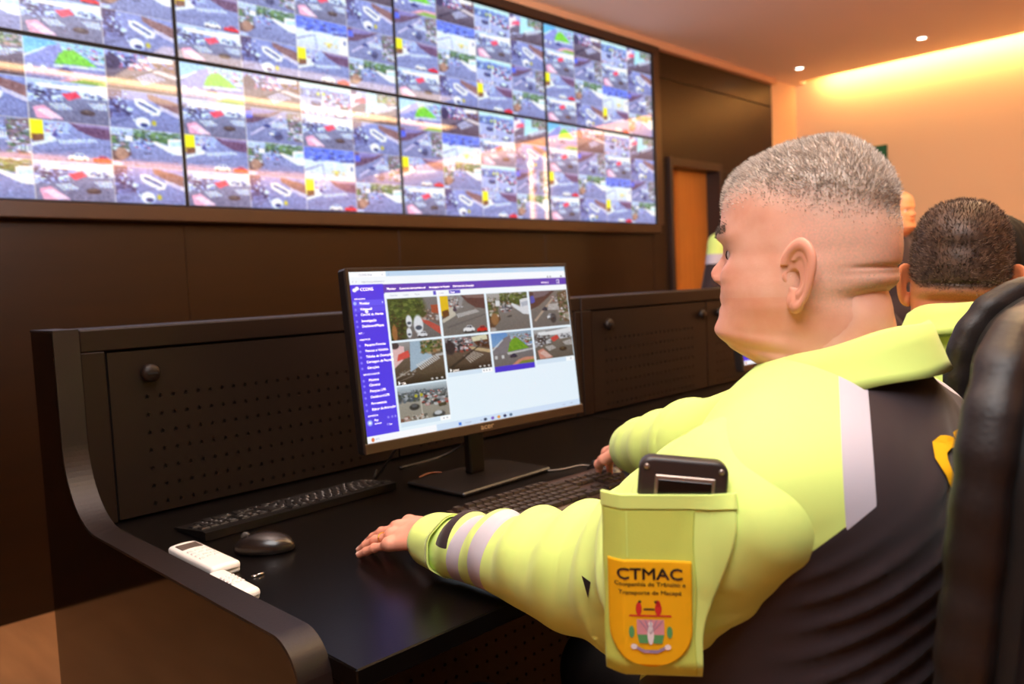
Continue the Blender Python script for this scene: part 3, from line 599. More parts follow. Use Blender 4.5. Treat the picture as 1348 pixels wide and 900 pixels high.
TXT_D = [(.036, .024, 'CCONS Web', .016, 0), (.125, .024, 'x', .018, 0), (.150, .024, '+', .018, 0), (.045, .064, 'https://ccons.web/monitor', .015, 0), (.145, .152, '• Favoritos', .014, 0), (.20, .152, '• Locais', .014, 0), (.25, .152, 'Mosaico', .012, 0), (.355, .152, '|  Exibir', .012, 0), (.405, .986, 'Pesquisar', .014, 0), (.475, .988, 'New', .012, .004), (.895, .988, '^  POR', .013, 0), (.945, .984, '10:42', .012, 0), (.030, .986, '32°C', .014, 0), (.0085, .064, '<', .018, 0), (.022, .064, '>', .018, 0)]
def monitor(label, C0, yaw, tilt, w, h, base_xy, texts=True, logo=True):
    t = thing('computer_monitor', label, 'monitor', (base_xy[0], base_xy[1], .75))
    Rd = np.array([math.cos(yaw), math.sin(yaw), 0]); N = np.array([math.sin(yaw), -math.cos(yaw), 0])
    U = np.array([0, 0, 1])*math.cos(tilt)-N*math.sin(tilt); Nn = np.cross(Rd, U); Nn = Nn if Nn@N > 0 else -Nn
    base = np.array([base_xy[0], base_xy[1], .75])
    def xf(V): return C0+np.outer(V[:, 0], Rd)+np.outer(V[:, 2], U)-np.outer(V[:, 1], Nn)-base
    ch = .021; bz = .008
    b = MB(); b.box(-w/2, w/2, 0, .030, -h/2, h/2, .004)
    for q in ((-w/2, -w/2+bz, -h/2, h/2), (w/2-bz, w/2, -h/2, h/2), (-w/2+bz, w/2-bz, h/2-bz, h/2)): b.box(q[0], q[1], -.002, .0, q[2], q[3], .0008)
    b.box(-.12, .12, .03, .045, -.1, .06, .006)
    b.build('housing', M_plast, t, xf=xf)
    MB().box(-w/2, w/2, -.004, .002, -h/2, -h/2+ch, .0015).build('chin', M_brz, t, xf=xf)
    x0, x1, z0, z1 = -w/2+bz, w/2-bz, -h/2+ch, h/2-bz
    A = UI
    o = xf(np.array([[x0, -.0008, z1]]))[0]; sm = screen_mesh('screen', A, o, xf(np.array([[x1, -.0008, z1]]))[0]-o, xf(np.array([[x0, -.0008, z0]]))[0]-o, M_mon, t)
    if texts:
        for nm, L_, mm in (('screen_text', TXT_W, M_tw), ('screen_text', TXT_D, M_td)):
            for (u, v, s_, sz, bo) in L_:
                mb = MB()
                Vt, Ft = text_geo(s_, sz*(z1-z0)*1.0, bold=0)
                Vt = Vt.copy(); P = np.stack([x0+u*(x1-x0)+Vt[:, 0]*.98, np.full(len(Vt), -.0013), z1-v*(z1-z0)+Vt[:, 1]], 1); mb.add(P, Ft).build(nm, mm, sm, xf=xf)
    if logo:
        Vt, Ft = text_geo('acer', .017, 'CENTER', .01); P = np.stack([Vt[:, 0]*1.25, np.full(len(Vt), -.0046), -h/2+.0062+Vt[:, 1]], 1)
        MB().add(P, Ft).build('logo', mat('logo_silver', (190, 165, 140), .3, .5, .6), t, xf=xf)['label'] = 'silver lettering'
    # neck and flat rectangular foot
    by = yaw+.1
    def xb(V):
        c_, s_ = math.cos(by), math.sin(by); return np.stack([V[:, 0]*c_-V[:, 1]*s_, V[:, 0]*s_+V[:, 1]*c_, V[:, 2]], 1)
    MB().box(-.155, .135, -.10, .09, .0005, .0105, .003).build('foot', M_plast, t, xf=xb)
    MB().box(-.024, .024, .01, .034, .010, .30, .004).build('neck', M_plast, t, xf=xb)
    MB().lathe([(.024, -.03), (.024, .02)], (0, .02, .30), 'y').build('hinge', M_plast, t, True, xf=xb)
    return t
monitor('black monitor with purple camera dashboard on the console in front of the seated man', np.array([1.1803, 1.291, 1.0661]), -.0649, .1068, .61, .365, (1.262, 1.385))
monitor('second black monitor on the next console, only a corner visible past the man\'s chin', np.array([2.675, 1.32, 1.0661]), -.03, .1068, .61, .365, (2.75, 1.41), texts=False)

# ------------------------------------------------------------------ keyboards
M_key = mat('keycap_black', (52, 39, 32), .38, .5); M_key2 = mat('keycap_flat_black', (22, 18, 17), .45, .4)
M_leg = mat('key_legend_white', (225, 220, 215), .5, .3); M_legdim = mat('key_legend_grey', (150, 140, 130), .5, .3)
def keyboard(label, loc, rz, L=.445, D=.135, mk=None, ml=None, keyh=.007, thin=False, tilt=.0, group=None):
    t = thing('keyboard', label, 'keyboard', loc, rz, rot=(tilt, 0, rz))
    hgt = .009 if thin else .016
    b = MB(); b.prism([(-D/2, .0015), (D/2, .0015), (D/2, hgt+.008), (D/2-.012, hgt+.009), (-D/2+.006, hgt-.004), (-D/2, hgt-.008)][::1], -L/2, L/2, 'x')
    b.build('case', mat('keyboard_case_thin' if thin else 'keyboard_case', (16, 13, 12) if thin else (60, 42, 32), .35, .5), t)
    u = .0190; kd = .0172; y0 = -D/2+.020
    rows = [[('Ctrl', 1.25), ('Win', 1.25), ('Alt', 1.25), ('', 6.25), ('Alt', 1.25), ('Fn', 1.25), ('Ctrl', 1.25), None, ('<', 1), ('v', 1), ('>', 1), None, ('0', 2), (',', 1)],
            [('Shift', 1.25)]+[(k, 1) for k in '\\ZXCVBNM,.;/']+[('Shift', 1.75), None, 1., ('^', 1), 1., None]+[(k, 1) for k in '123'],
            [('Caps', 1.75)]+[(k, 1) for k in 'ASDFGHJKLÇ~']+[('Enter', 2.25), None, 3., None]+[(k, 1) for k in '456']+[('+', 1)],
            [('Tab', 1.5)]+[(k, 1) for k in 'QWERTYUIOP´[']+[('Ent', 1.5), None]+[(k, 1) for k in ('Del', 'End', 'PgD')]+[None]+[(k, 1) for k in '789'],
            [(k, 1) for k in '\'1234567890-=']+[('Back', 2), None]+[(k, 1) for k in ('Ins', 'Hm', 'PgU')]+[None]+[(k, 1) for k in ('Num', '/', '*', '-')],
            [('Esc', 1), .5]+[(k, 1) for k in ('F1', 'F2', 'F3', 'F4')]+[.33]+[(k, 1) for k in ('F5', 'F6', 'F7', 'F8')]+[.34]+[(k, 1) for k in ('F9', 'F10', 'F11', 'F12')]+[.5]]
    tot = 0; cache = {}
    scale = (L-.014)/(22.6*u)
    for ri, row in enumerate(rows):
        x = -L/2+.007; y = y0+ri*.0188+(.004 if ri == 5 else 0); zt = hgt-.004+(y+D/2-.006)*(.013/(D-.018))
        for k in row:
            if k is None: x += .3*u*scale; continue
            if isinstance(k, float): x += k*u*scale; continue
            s_, w_ = k; ww = w_*u*scale-.0022; cx = x+w_*u*scale/2; x += w_*u*scale; tot += 1
            if tot > 100: continue
            V = []; 
            for (fx, fy, z_) in ((1, 1, -.001), (1, 1, keyh*.35), (.84, .82, keyh), (.5, .5, keyh*.93)):
                for (sx, sy) in ((-1, -1), (1, -1), (1, 1), (-1, 1)): V.append((sx*(ww/2-(1-fx)*kd/2), sy*kd/2*fy, z_))
            Fc = [(i*4+q, i*4+(q+1) % 4, (i+1)*4+(q+1) % 4, (i+1)*4+q) for i in range(3) for q in range(4)]+[(12, 13, 14, 15)]
            mb = MB().add(V, Fc)
            if s_:
                sz = .0062 if len(s_) == 1 else .0040
                Vt, Ft = text_geo(s_, sz, 'LEFT', .02)
                if len(Vt): mb.add(np.stack([Vt[:, 0]-ww/2+.0028, Vt[:, 1]+.0005, np.full(len(Vt), keyh+.0002)], 1), Ft, 1)
            ob = mb.build('key', None, t, mats=[mk, ml]); ob.location = (cx, y, zt)
    return t
kf = (hit(585, 703, 2, .765)+hit(585, 703, 2, .765))/2
keyboard('black keyboard with brown sheen in front of the monitor, between the man\'s hands', (1.188, 1.095, .75), -.03, mk=M_key, ml=M_legdim)
keyboard('thin black keyboard with white legends pushed against the perforated back of the console', (.840, 1.520, .7505), PI+.035, L=.45, D=.135, mk=M_key2, ml=M_leg, keyh=.003, thin=True)

# ------------------------------------------------------------------ mice, remotes, cables
M_mouse = mat('mouse_black', (26, 20, 18), .25, .5)
def mouse(label, loc, rz):
    t = thing('computer_mouse', label, 'mouse', loc, rz)
    def fn(P):
        d = ellipsoid(P, (0, 0, .006), (.031, .054, .030)); d = smax(d, -(P[..., 2]-.001), .004)
        groove = np.abs(P[..., 0])-.0006; d = np.where((P[..., 1] > .012) & (groove < .0004), d+.0007, d); return d
    V, Fc = surface_nets(fn, (-.036, -.06, -.004), (.036, .06, .042), .002); mesh_obj('shell', V, Fc, M_mouse, t)
    MB().lathe([(.004, -.0035), (.0078, -.003), (.0078, .003), (.004, .0035)], (0, .032, .0285), 'x', 20).build('scroll_wheel', mat('wheel_grey', (60, 55, 52), .5), t, True)
    Vt, Ft = text_geo('hp', .012, 'CENTER')
    return t
mouse('black computer mouse lying beside the white remote', (.662, 1.306, .75), .80)
mouse('black computer mouse under the seated man\'s right hand', (1.425, 1.145, .75), -.15)

M_white = mat('white_plastic', (238, 232, 226), .35, .5); M_btn = mat('remote_button_grey', (214, 206, 204), .5); M_lcd = mat('remote_lcd', (96, 84, 78), .25)
def remote(label, A, B, w, h, lcd=True):
    A = np.array(A); B = np.array(B); d = B-A; L = np.linalg.norm(d[:2]); rz = math.atan2(-d[0], d[1])
    t = thing('remote_control', label, 'remote control', (*((A+B)/2)[:2], .75), rz, group='white remote controls on the console')
    def fn(P):
        q = np.abs(P-np.array([0, 0, h/2], np.float32))-np.array([w/2-.008, L/2-.008, h/2-.005], np.float32)
        return L3(np.maximum(q, 0))+np.minimum(q.max(-1), 0)-np.float32(.005)-.003*(1-np.clip(np.abs(P[..., 0])/(w/2), 0, 1)**2)*(P[..., 2] > h/2)
    V, Fc = surface_nets(fn, (-w/2-.004, -L/2-.004, -.004), (w/2+.004, L/2+.004, h+.008), .0018)
    mesh_obj('body', V, Fc, M_white, t)
    if lcd: MB().box(-w*.33, w*.33, L*.22, L*.40, h+.0012, h+.0034, .001).build('display', M_lcd, t)
    for i in range(3):
        for j in range(4):
            MB().box(-w*.32+i*w*.23, -w*.32+i*w*.23+w*.16, L*(.12-.09*j)-.004, L*(.12-.09*j)+.003, h+.001, h+.0040, .001).build('button', M_btn, t)
    return t
pa = hit(228, 722, 2, .768); pb = hit(293, 742, 2, .768)
remote('white air-conditioner remote with small display lying beside the mouse', (.560, 1.415, 0), (.560, 1.237, 0), .056, .019).rotation_euler.z += PI
remote('second white remote half hidden behind the console\'s side edge', (.536, 1.228, 0), (.533, 1.10, 0), .036, .017, False)
# tiny screw
t = tag(MB().lathe([(.0025, .001), (.0045, .001), (.0045, .003), (.002, .004)], (*hit(335, 757, 2, .752)[:2], .749), n=12).lathe([(.0018, 0), (.0018, .012)], (*hit(338, 757, 2, .752)[:2], .7525), 'x', 8).build('screw', mat('steel', (200, 195, 190), .3, .5, 1.), None, True), 'tiny metal screw lying on the black worktop near the mouse', 'screw')
M_cab = mat('cable_black', (24, 20, 19), .45); M_cabg = mat('cable_pale', (150, 140, 132), .4)
def cable(name, label, pts, r, m, **k):
    P = np.array(pts); n = 40; out = []
    tt = np.linspace(0, len(P)-1, n)
    for q in tt:
        i = int(min(q, len(P)-2)); f = q-i; p0, p1, p2, p3 = P[max(i-1, 0)], P[i], P[i+1], P[min(i+2, len(P)-1)]
        out.append(.5*((2*p1)+(-p0+p2)*f+(2*p0-5*p1+4*p2-p3)*f*f+(-p0+3*p1-3*p2+p3)*f**3))
    return tag(MB().tube(out, r, 6).build(name, m, None, True), label, 'cable')
cable('cable', 'pale thin cable lying on the worktop behind the keyboard', [hit(695, 620, 2, .754), hit(735, 618, 2, .7535), hit(765, 612, 2, .7535), hit(785, 613, 2, .7535), hit(812, 606, 2, .754)], .0016, M_cabg)
cable('cable', 'short brown cable end on the worktop left of the monitor foot', [hit(552, 628, 2, .757), hit(565, 623, 2, .755), hit(580, 622, 2, .755), hit(597, 625, 2, .755)], .0022, mat('cable_brown', (150, 92, 60), .4))
cable('cable', 'black cable hanging behind the monitor down to the worktop', [(1.30, 1.42, 1.0), (1.33, 1.50, .86), (1.40, 1.58, .80), (1.36, 1.64, .754), (1.2, 1.62, .754)], .003, M_cab)
cable('cable', 'black cable looping behind the monitor at the left of its neck', [(1.18, 1.40, 1.0), (1.12, 1.50, .85), (1.10, 1.58, .757), (1.14, 1.64, .757)], .003, M_cab)
#PART2
# ------------------------------------------------------------------ office chairs
M_lea = mat('black_leather', (33, 26, 26), .5, .4, bump=(220, .25), noise=(7, .6, (26, 20, 21)))
M_lea2 = mat('chair_shell_fabric', (36, 27, 27), .55, .4, bump=(500, .3))
M_chr = mat('chair_metal', (60, 58, 60), .3, .5, .8); M_seam = mat('seam_thread', (14, 11, 11), .7)
def office_chair(label, x, y, rz, tilt=.13, lift=0.):
    t = thing('office_chair', label, 'chair', (x, y, 0), rz)
    ct, st = math.cos(tilt), math.sin(tilt)
    def xf(V):    # u right, w back, v up; pivot at z .5
        return np.stack([V[:, 0], -(V[:, 1]*ct+V[:, 2]*st), .5+lift+V[:, 2]*ct-V[:, 1]*st], 1)
    def rr(P, hw, z0, z1, r, t0, t1, er):
        zc = (z0+z1)/2; hz = (z1-z0)/2; U, W, Z = P[..., 0], P[..., 1], P[..., 2]
        W = W-.22*U*U*1.0
        qx = np.abs(U)-(hw-r); qz = np.abs(Z-zc)-(hz-r)
        d2 = np.sqrt(np.maximum(qx, 0)**2+np.maximum(qz, 0)**2)+np.minimum(np.maximum(qx, qz), 0)-r
        dw = np.abs(W-(t0+t1)/2)-(t1-t0)/2
        a = d2+er; b = dw+er
        return np.sqrt(np.maximum(a, 0)**2+np.maximum(b, 0)**2)+np.minimum(np.maximum(a, b), 0)-er, d2
    def cushion(P):
        d, d2 = rr(P, .250, .03, .67, .13, 0, .040, .018)
        wr = np.sin(P[..., 2]*120+2*np.sin(P[..., 0]*30))*np.sin(P[..., 2]*41+1)*.6
        return d-.0028*wr*sstep(-.05, -.005, d2)-.010*sstep(-.0, -.22, d2)
    def shell(P):
        d, d2 = rr(P, .236, .045, .655, .12, .050, .098, .022)
        return d+.004*np.exp(-((d2+.035)/.004)**2)
    V, Fc = surface_nets(cushion, (-.27, -.03, .0), (.27, .08, .70), .006); mesh_obj('backrest_cushion', xf(V), Fc, M_lea, t)
    V, Fc = surface_nets(shell, (-.26, .02, .0), (.26, .13, .70), .006); sh = mesh_obj('backrest_shell', xf(V), Fc, M_lea2, t)
    V, Fc = surface_nets(lambda P: rr(P, .225, .05, .65, .11, .025, .07, .008)[0], (-.25, .0, .02), (.25, .1, .68), .01); mesh_obj('backrest_core', xf(V), Fc, M_seam, t)
    # stitched piping set in from the shell's rim
    pts = []
    for k in range(65):
        a = 2*PI*k/64; u_ = .165*np.sign(math.cos(a))*abs(math.cos(a))**.55; v_ = .35+.255*np.sign(math.sin(a))*abs(math.sin(a))**.55
        pts.append((u_, .0985+.22*u_*u_, v_))
    MB().tube(pts, .003, 6).build('piping', M_seam, sh, True, xf=xf)
    def seat(P):
        q = np.abs(P-np.array([0, .21, .395], np.float32))-np.array([.235, .235, .035], np.float32)+.035
        return L3(np.maximum(q, 0))+np.minimum(q.max(-1), 0)-np.float32(.035)
    V, Fc = surface_nets(seat, (-.26, -.06, .34), (.26, .48, .45), .008); mesh_obj('seat', V, Fc, M_lea, t)
    MB().lathe([(.03, .09), (.03, .25), (.022, .25), (.022, .36), (.09, .36)], (0, .2, 0)).build('gas_column', M_chr, t, True)
    MB().tube([(0, -.02, .62), (0, -.05, .50), (0, .0, .38), (0, .12, .355)], .016, 8).build('back_bracket', M_chr, t, True)
    for k in range(5):
        a = 2*PI*k/5+.3; e = (.29*math.cos(a), .2+.29*math.sin(a))
        lg = MB().tube([(.02*math.cos(a), .2+.02*math.sin(a), .11), (e[0], e[1], .075)], [.022, .014], 8).build('leg', M_chr, t, True)
        MB().lathe([(.012, -.012), (.028, -.011), (.028, .011), (.012, .012)], (e[0], e[1], .029), 'x', 16).build('caster', M_seam, lg, True)
    return t
office_chair('black leather office chair cut off by the right edge, behind the nearest seated man', .872, .243, -.02, .09)
office_chair('black stitched office chair behind the second seated man, farther back', 1.475, .240, -.85, .10, .018)

# ------------------------------------------------------------------ people
def skin_mat(name, base, hair, hair2, stub):
    m = bpy.data.materials.new(name); m.use_nodes = True; nt = m.node_tree; b = nt.nodes['Principled BSDF']; L = nt.links
    tc = nt.nodes.new('ShaderNodeTexCoord')
    def noise(s, d=3):
        n = nt.nodes.new('ShaderNodeTexNoise'); n.inputs['Scale'].default_value = s; n.inputs['Detail'].default_value = d; L.new(tc.outputs['Object'], n.inputs['Vector']); return n.outputs['Fac']
    def mix(f, a, c):
        x = nt.nodes.new('ShaderNodeMix'); x.data_type = 'RGBA'
        for s_, v in ((0, f), (6, a), (7, c)):
            if hasattr(v, 'links'): L.new(v, x.inputs[s_])
            else: x.inputs[s_].default_value = v
        return x.outputs[2]
    def attr(n):
        a = nt.nodes.new('ShaderNodeAttribute'); a.attribute_name = n; return a.outputs['Fac']
    def ramp(v, p0, p1, c0=(0, 0, 0, 1), c1=(1, 1, 1, 1)):
        r = nt.nodes.new('ShaderNodeValToRGB'); r.color_ramp.elements[0].position = p0; r.color_ramp.elements[1].position = p1; r.color_ramp.elements[0].color = c0; r.color_ramp.elements[1].color = c1; L.new(v, r.inputs[0]); return r.outputs[0]
    bc = np.array(base)
    skin = mix(ramp(noise(28), .35, .65), rgb(*bc), rgb(*np.clip(bc*[.97, .91, .88], 0, 255)))
    redd = mix(attr('blush'), skin, rgb(*np.clip(bc*[.98, .82, .76], 0, 255)))
    st = mix(attr('stub'), redd, mix(ramp(noise(420, 2), .3, .7), rgb(*stub), rgb(*bc)))
    hr = mix(attr('hairm'), st, mix(ramp(noise(60, 4), .35, .65), rgb(*hair), rgb(*hair2)))
    lp = mix(attr('lip'), hr, rgb(*np.clip(bc*[.80, .58, .56], 0, 255)))
    L.new(lp, b.inputs['Base Color']); b.inputs['Roughness'].default_value = .48; b.inputs['Specular IOR Level'].default_value = .35
    b.inputs['Subsurface Weight'].default_value = .12; b.inputs['Subsurface Radius'].default_value = (1, .35, .2); b.inputs['Subsurface Scale'].default_value = .008
    bp = nt.nodes.new('ShaderNodeBump'); bp.inputs['Strength'].default_value = .12; bp.inputs['Distance'].default_value = .001; L.new(noise(350, 2), bp.inputs['Height']); L.new(bp.outputs[0], b.inputs['Normal'])
    return m

ROWS = np.array([  # z, front, back silhouette, half width, centre
    (-.19, .060, .100, .078, -.022), (-.165, .056, .097, .076, -.022), (-.14, .055, .092, .074, -.02), (-.118, .060, .088, .0725, -.016), (-.108, .070, .086, .0715, -.01), (-.098, .086, .084, .0715, -.006),
    (-.088, .101, .0825, .072, 0), (-.078, .110, .0815, .0725, 0), (-.066, .1135, .0800, .074, 0), (-.052, .1100, .0775, .0755, 0), (-.042, .1075, .0735, .077, 0), (-.035, .107, .0725, .0775, 0), (-.029, .107, .0745, .078, 0),
    (-.022, .1065, .0800, .0785, 0), (-.014, .1045, .0825, .079, 0), (-.008, .104, .0830, .079, 0), (-.002, .1035, .0845, .079, 0), (.006, .1035, .0865, .079, 0), (.018, .1030, .0875, .0785, 0), (.030, .1045, .0875, .079, 0), (.044, .107, .0865, .079, 0),
    (.064, .1045, .083, .078, 0), (.082, .1030, .0830, .0755, 0), (.098, .0975, .0780, .0715, -.001), (.112, .086, .0700, .065, -.003), (.124, .070, .0600, .056, -.006), (.133, .053, .0500, .046, -.010), (.1395, .034, .0400, .034, -.014), (.143, .016, .0300, .021, -.017), (.1447, .000, .021, .009, -.018)])
def rowfn(n):
    k = len(ROWS); s = np.linspace(0, k-1, n); out = np.zeros((n, 5))
    for a, q in enumerate(s):
        i = int(min(q, k-2)); f = q-i; p0, p1, p2, p3 = ROWS[max(i-1, 0)], ROWS[i], ROWS[i+1], ROWS[min(i+2, k-1)]
        out[a] = .5*((2*p1)+(-p0+p2)*f+(2*p0-5*p1+4*p2-p3)*f*f+(-p0+3*p1-3*p2+p3)*f**3)
    return out
def G(x, s): return np.exp(-(x/s)**2)
def head_geo(nz=190, nt=200, heavy=1., hairline='grey'):
    R = rowfn(nz); z = R[:, 0][:, None]; yc = R[:, 4][:, None]; w = R[:, 3][:, None]
    af = np.sqrt(np.maximum((R[:, 1]-.912*R[:, 4])**2-(.41*R[:, 3])**2, 1e-6))[:, None]/.912
    ab = np.sqrt(np.maximum((R[:, 2]+.912*R[:, 4])**2-(.41*R[:, 3])**2, 1e-6))[:, None]/.912
    th = np.linspace(0, 2*PI, nt, endpoint=False)
    th = th-.28*np.sin(th)     # closer together at the face (theta 0 = front)
    th = th[None, :]; sn_, cs_ = np.sin(th), np.cos(th)
    a = np.where(cs_ > 0, af, ab); n = np.where(cs_ > 0, 2.25, 2.05)
    x = w*np.sign(sn_)*np.abs(sn_)**(2/n); y = yc+a*np.sign(cs_)*np.abs(cs_)**(2/n); z = z+0*x
    front = np.clip(cs_*1.6, 0, 1)
    ax_ = np.abs(x)
    # nose
    zk = [-.026, -.0175, -.0138, -.0095, -.0045, .0005, .006, .0135, .0215, .031, .041, .05]; ak = [0, .0010, .008, .0165, .0205, .0215, .0190, .0125, .0065, .0035, .002, 0]; sk = [.012, .013, .0155, .0165, .0155, .0125, .0105, .0090, .0080, .0085, .011, .012]
    A = np.interp(z, zk, ak); S = np.interp(z, zk, sk); y = y+front*A*np.exp(-(np.abs(x)/S)**2.4)
    y = y+front*.0035*G(ax_-.0135, .0052)*G(z+.011, .0065)                     # wings of the nose
    y = y-front*.0030*G(ax_-.0075, .003)*G(z+.0185, .003)
    y = y-front*.0125*G(ax_-.031, .0160)*G(z-.0205, .0115)                       # eye sockets
    y = y+front*(.0050*G(ax_-.031, .0130)*G(z-.0275, .0030)+.0036*G(ax_-.031, .0120)*G(z-.0135, .0026))                      # lids over the eyeballs
    y = y-front*.0014*G(ax_-.031, .012)*G(z-.0285, .0016)
    y = y-front*.0012*G(ax_-.031, .012)*G(z-.0130, .002)
    y = y+front*.0040*G(ax_-.026, .022)*G(z-.0425, .0065)                       # brow ridge
    y = y+front*.0050*G(ax_-.045, .018)*G(z+.004, .016)                         # cheeks
    y = y-front*.0022*G(ax_-.026-(-.012-z)*.35, .0035)*G(z+.022, .016)          # nasolabial fold
    y = y+front*.0030*G(x, .021)*G(z+.0300, .0048)+front*.0036*G(x, .018)*G(z+.0455, .0050)   # lips
    y = y-front*.0042*G(x, .023)*G(z+.0385, .0020)-front*.0034*G(x, .020)*G(z+.0545, .0045)
    y = y-front*.0010*G(x, .0025)*G(z+.024, .006)
    y = y+front*.0035*G(x, .017)*G(z+.068, .010)                                # chin
    r_ = np.hypot(x, y-yc)+1e-6; ux, uy = x/r_, (y-yc)/r_
    d = .0016*G(z+.083-.10*(y), .006)*sstep(-.01, .04, y)                                    # double chin
    d = d-.0020*G(z+.095-.10*y, .004)*sstep(-.01, .04, y)
    d = d+heavy*(.0022*G(z+.0165, .0070)-.0030*G(z+.0015, .0024)-.0026*G(z+.0330, .0040))*sstep(.45, 1.0, -cs_)   # rolls of the nape
    d = d+.0028*G(z+.035, .03)*G(y-.045, .04)-.0022*G(z-.045, .02)*G(y-.055, .02)  # cheek, temple
    x = x+d*ux; y = y+d*uy
    V = np.stack([x, y, z], -1).reshape(-1, 3)
    i = np.arange(nz*nt).reshape(nz, nt); j = np.roll(i, -1, 1)
    Fc = np.stack([i[:-1], i[1:], j[1:], j[:-1]], -1).reshape(-1, 4)
    Fc = np.concatenate([Fc[:, ::-1][:, ::-1]])
    top = len(V); V = np.concatenate([V, [[0, -.018, .1452]]]); Fl = [tuple(f) for f in Fc]+[(int(i[-1, k]), top, int(j[-1, k]), int(j[-1, k])) for k in range(nt)]
    Fl = [f if f[2] != f[3] else f[:3] for f in Fl]
    X, Y, Z = V.T
    if hairline == 'grey':
        hl = np.interp(Y, [-.12, -.08, -.02, .02, .05, .075, .1], [.050, .058, .072, .084, .090, .092, .086]); hl = hl-.006*(np.abs(X) < .03)
        hm = sstep(-.028, .026, Z-hl); st = sstep(-.055, -.01, Z+.012)*(sstep(.035, -.03, Y)); st = np.clip(st*.8, 0, 1)
    else:
        hl = np.interp(Y, [-.12, -.06, 0, .04, .08, .1], [-.018, -.012, .012, .04, .078, .074]); hm = sstep(-.006, .010, Z-hl); st = sstep(-.04, .0, Z-hl)*.5*(Y < .03)
    lip = ((np.exp(-(X/.022)**4))*np.exp(-((Z+.038)/.010)**4)*(Y > .08))*.7
    blush = np.clip(.8*G(Z+.006, .014)*G(X, .02)*(Y > .09)+.35*G(Z+.005, .02)*G(np.abs(X)-.05, .02)*(Y > .05)+.4*G(Z+.05, .05)*(Z < -.03), 0, 1)
    brow = G(Z-(.0455-.10*np.abs(np.abs(X)-.032)), .0038)*((np.abs(X) > .010) & (np.abs(X) < .052) & (Y > .05))
    return V, Fl, hm, np.clip(st+brow*.9, 0, 1), lip, blush
def ear_geo(h=.0011):
    """ear in its own frame: a back, b up, c out; centre at the canal"""
    def fn(P):
        a, b, c = P[..., 0], P[..., 1], P[..., 2]
        a = a-.10*b
        ra = .0185+.004*sstep(-.01, .03, b); A = a-.002
        e = np.sqrt((A/ra)**2+(b/.0355)**2)
        dome = .004+.006*sstep(-.01, .018, a)
        plate = smax(np.abs(c-dome)-.0022, (e-1)*.018, .003)
        ang = np.arctan2(b/.0355, A/ra)
        ring = np.sqrt(((e-.94)*.020)**2+(c-dome-.0030)**2)-(.0040-.0015*sstep(-1.2, -2.2, ang)-.0012*np.clip(-b/.03, 0, 1))
        ring = np.where((ang > 2.5) & (b < .012) | ((ang < -1.9)), .02, ring)
        d = smin(plate, ring, .003)
        A2 = a-.003; e2 = np.sqrt((A2/.0112)**2+((b-.001)/.0215)**2)
        anti = np.sqrt(((e2-1)*.013)**2+(c-dome-.0018)**2)-.0024; anti = np.where((A2 < -.001) & (b < .016), .02, anti)
        d = smin(d, anti, .0025)
        lobe = ellipsoid(P, (-.0035, -.0295, .0045), (.0095, .0105, .0050)); d = smin(d, lobe, .005)
        trag = ellipsoid(P, (-.0150, -.001, .0035), (.0050, .0080, .0055)); d = smin(d, trag, .004)
        crus = capsule(P, (-.013, .012, .0035), (-.004, .005, .002), .0024, .0016); d = smin(d, crus, .003)
        conc = ellipsoid(P, (-.0035, -.0035, .0105), (.0080, .0115, .0105)); d = smax(d, -conc, .0025)
        bridge = capsule(P, (-.006, .014, -.008), (-.006, -.020, -.008), .010, .008); d = smin(d, bridge, .004)
        d = smax(d, -ellipsoid(P, (-.0095, .0005, .003), (.0030, .0038, .012)), .001)
        return d
    return surface_nets(fn, (-.028, -.046, -.02), (.032, .044, .018), h)
_ear = {}
def ear_pair(h):
    if h not in _ear: _ear[h] = ear_geo(h)
    V, Fc = _ear[h]; out = []
    for s in (-1, 1):
        fl = .42; a, b, c = V.T
        back, outw = a*math.cos(fl)-c*math.sin(fl)*.6, a*math.sin(fl)+c*math.cos(fl)
        out.append((np.stack([s*(.0780+outw), -.0030-back*1.12, -.0075+b], 1), Fc if s > 0 else Fc[:, ::-1]))
    return out

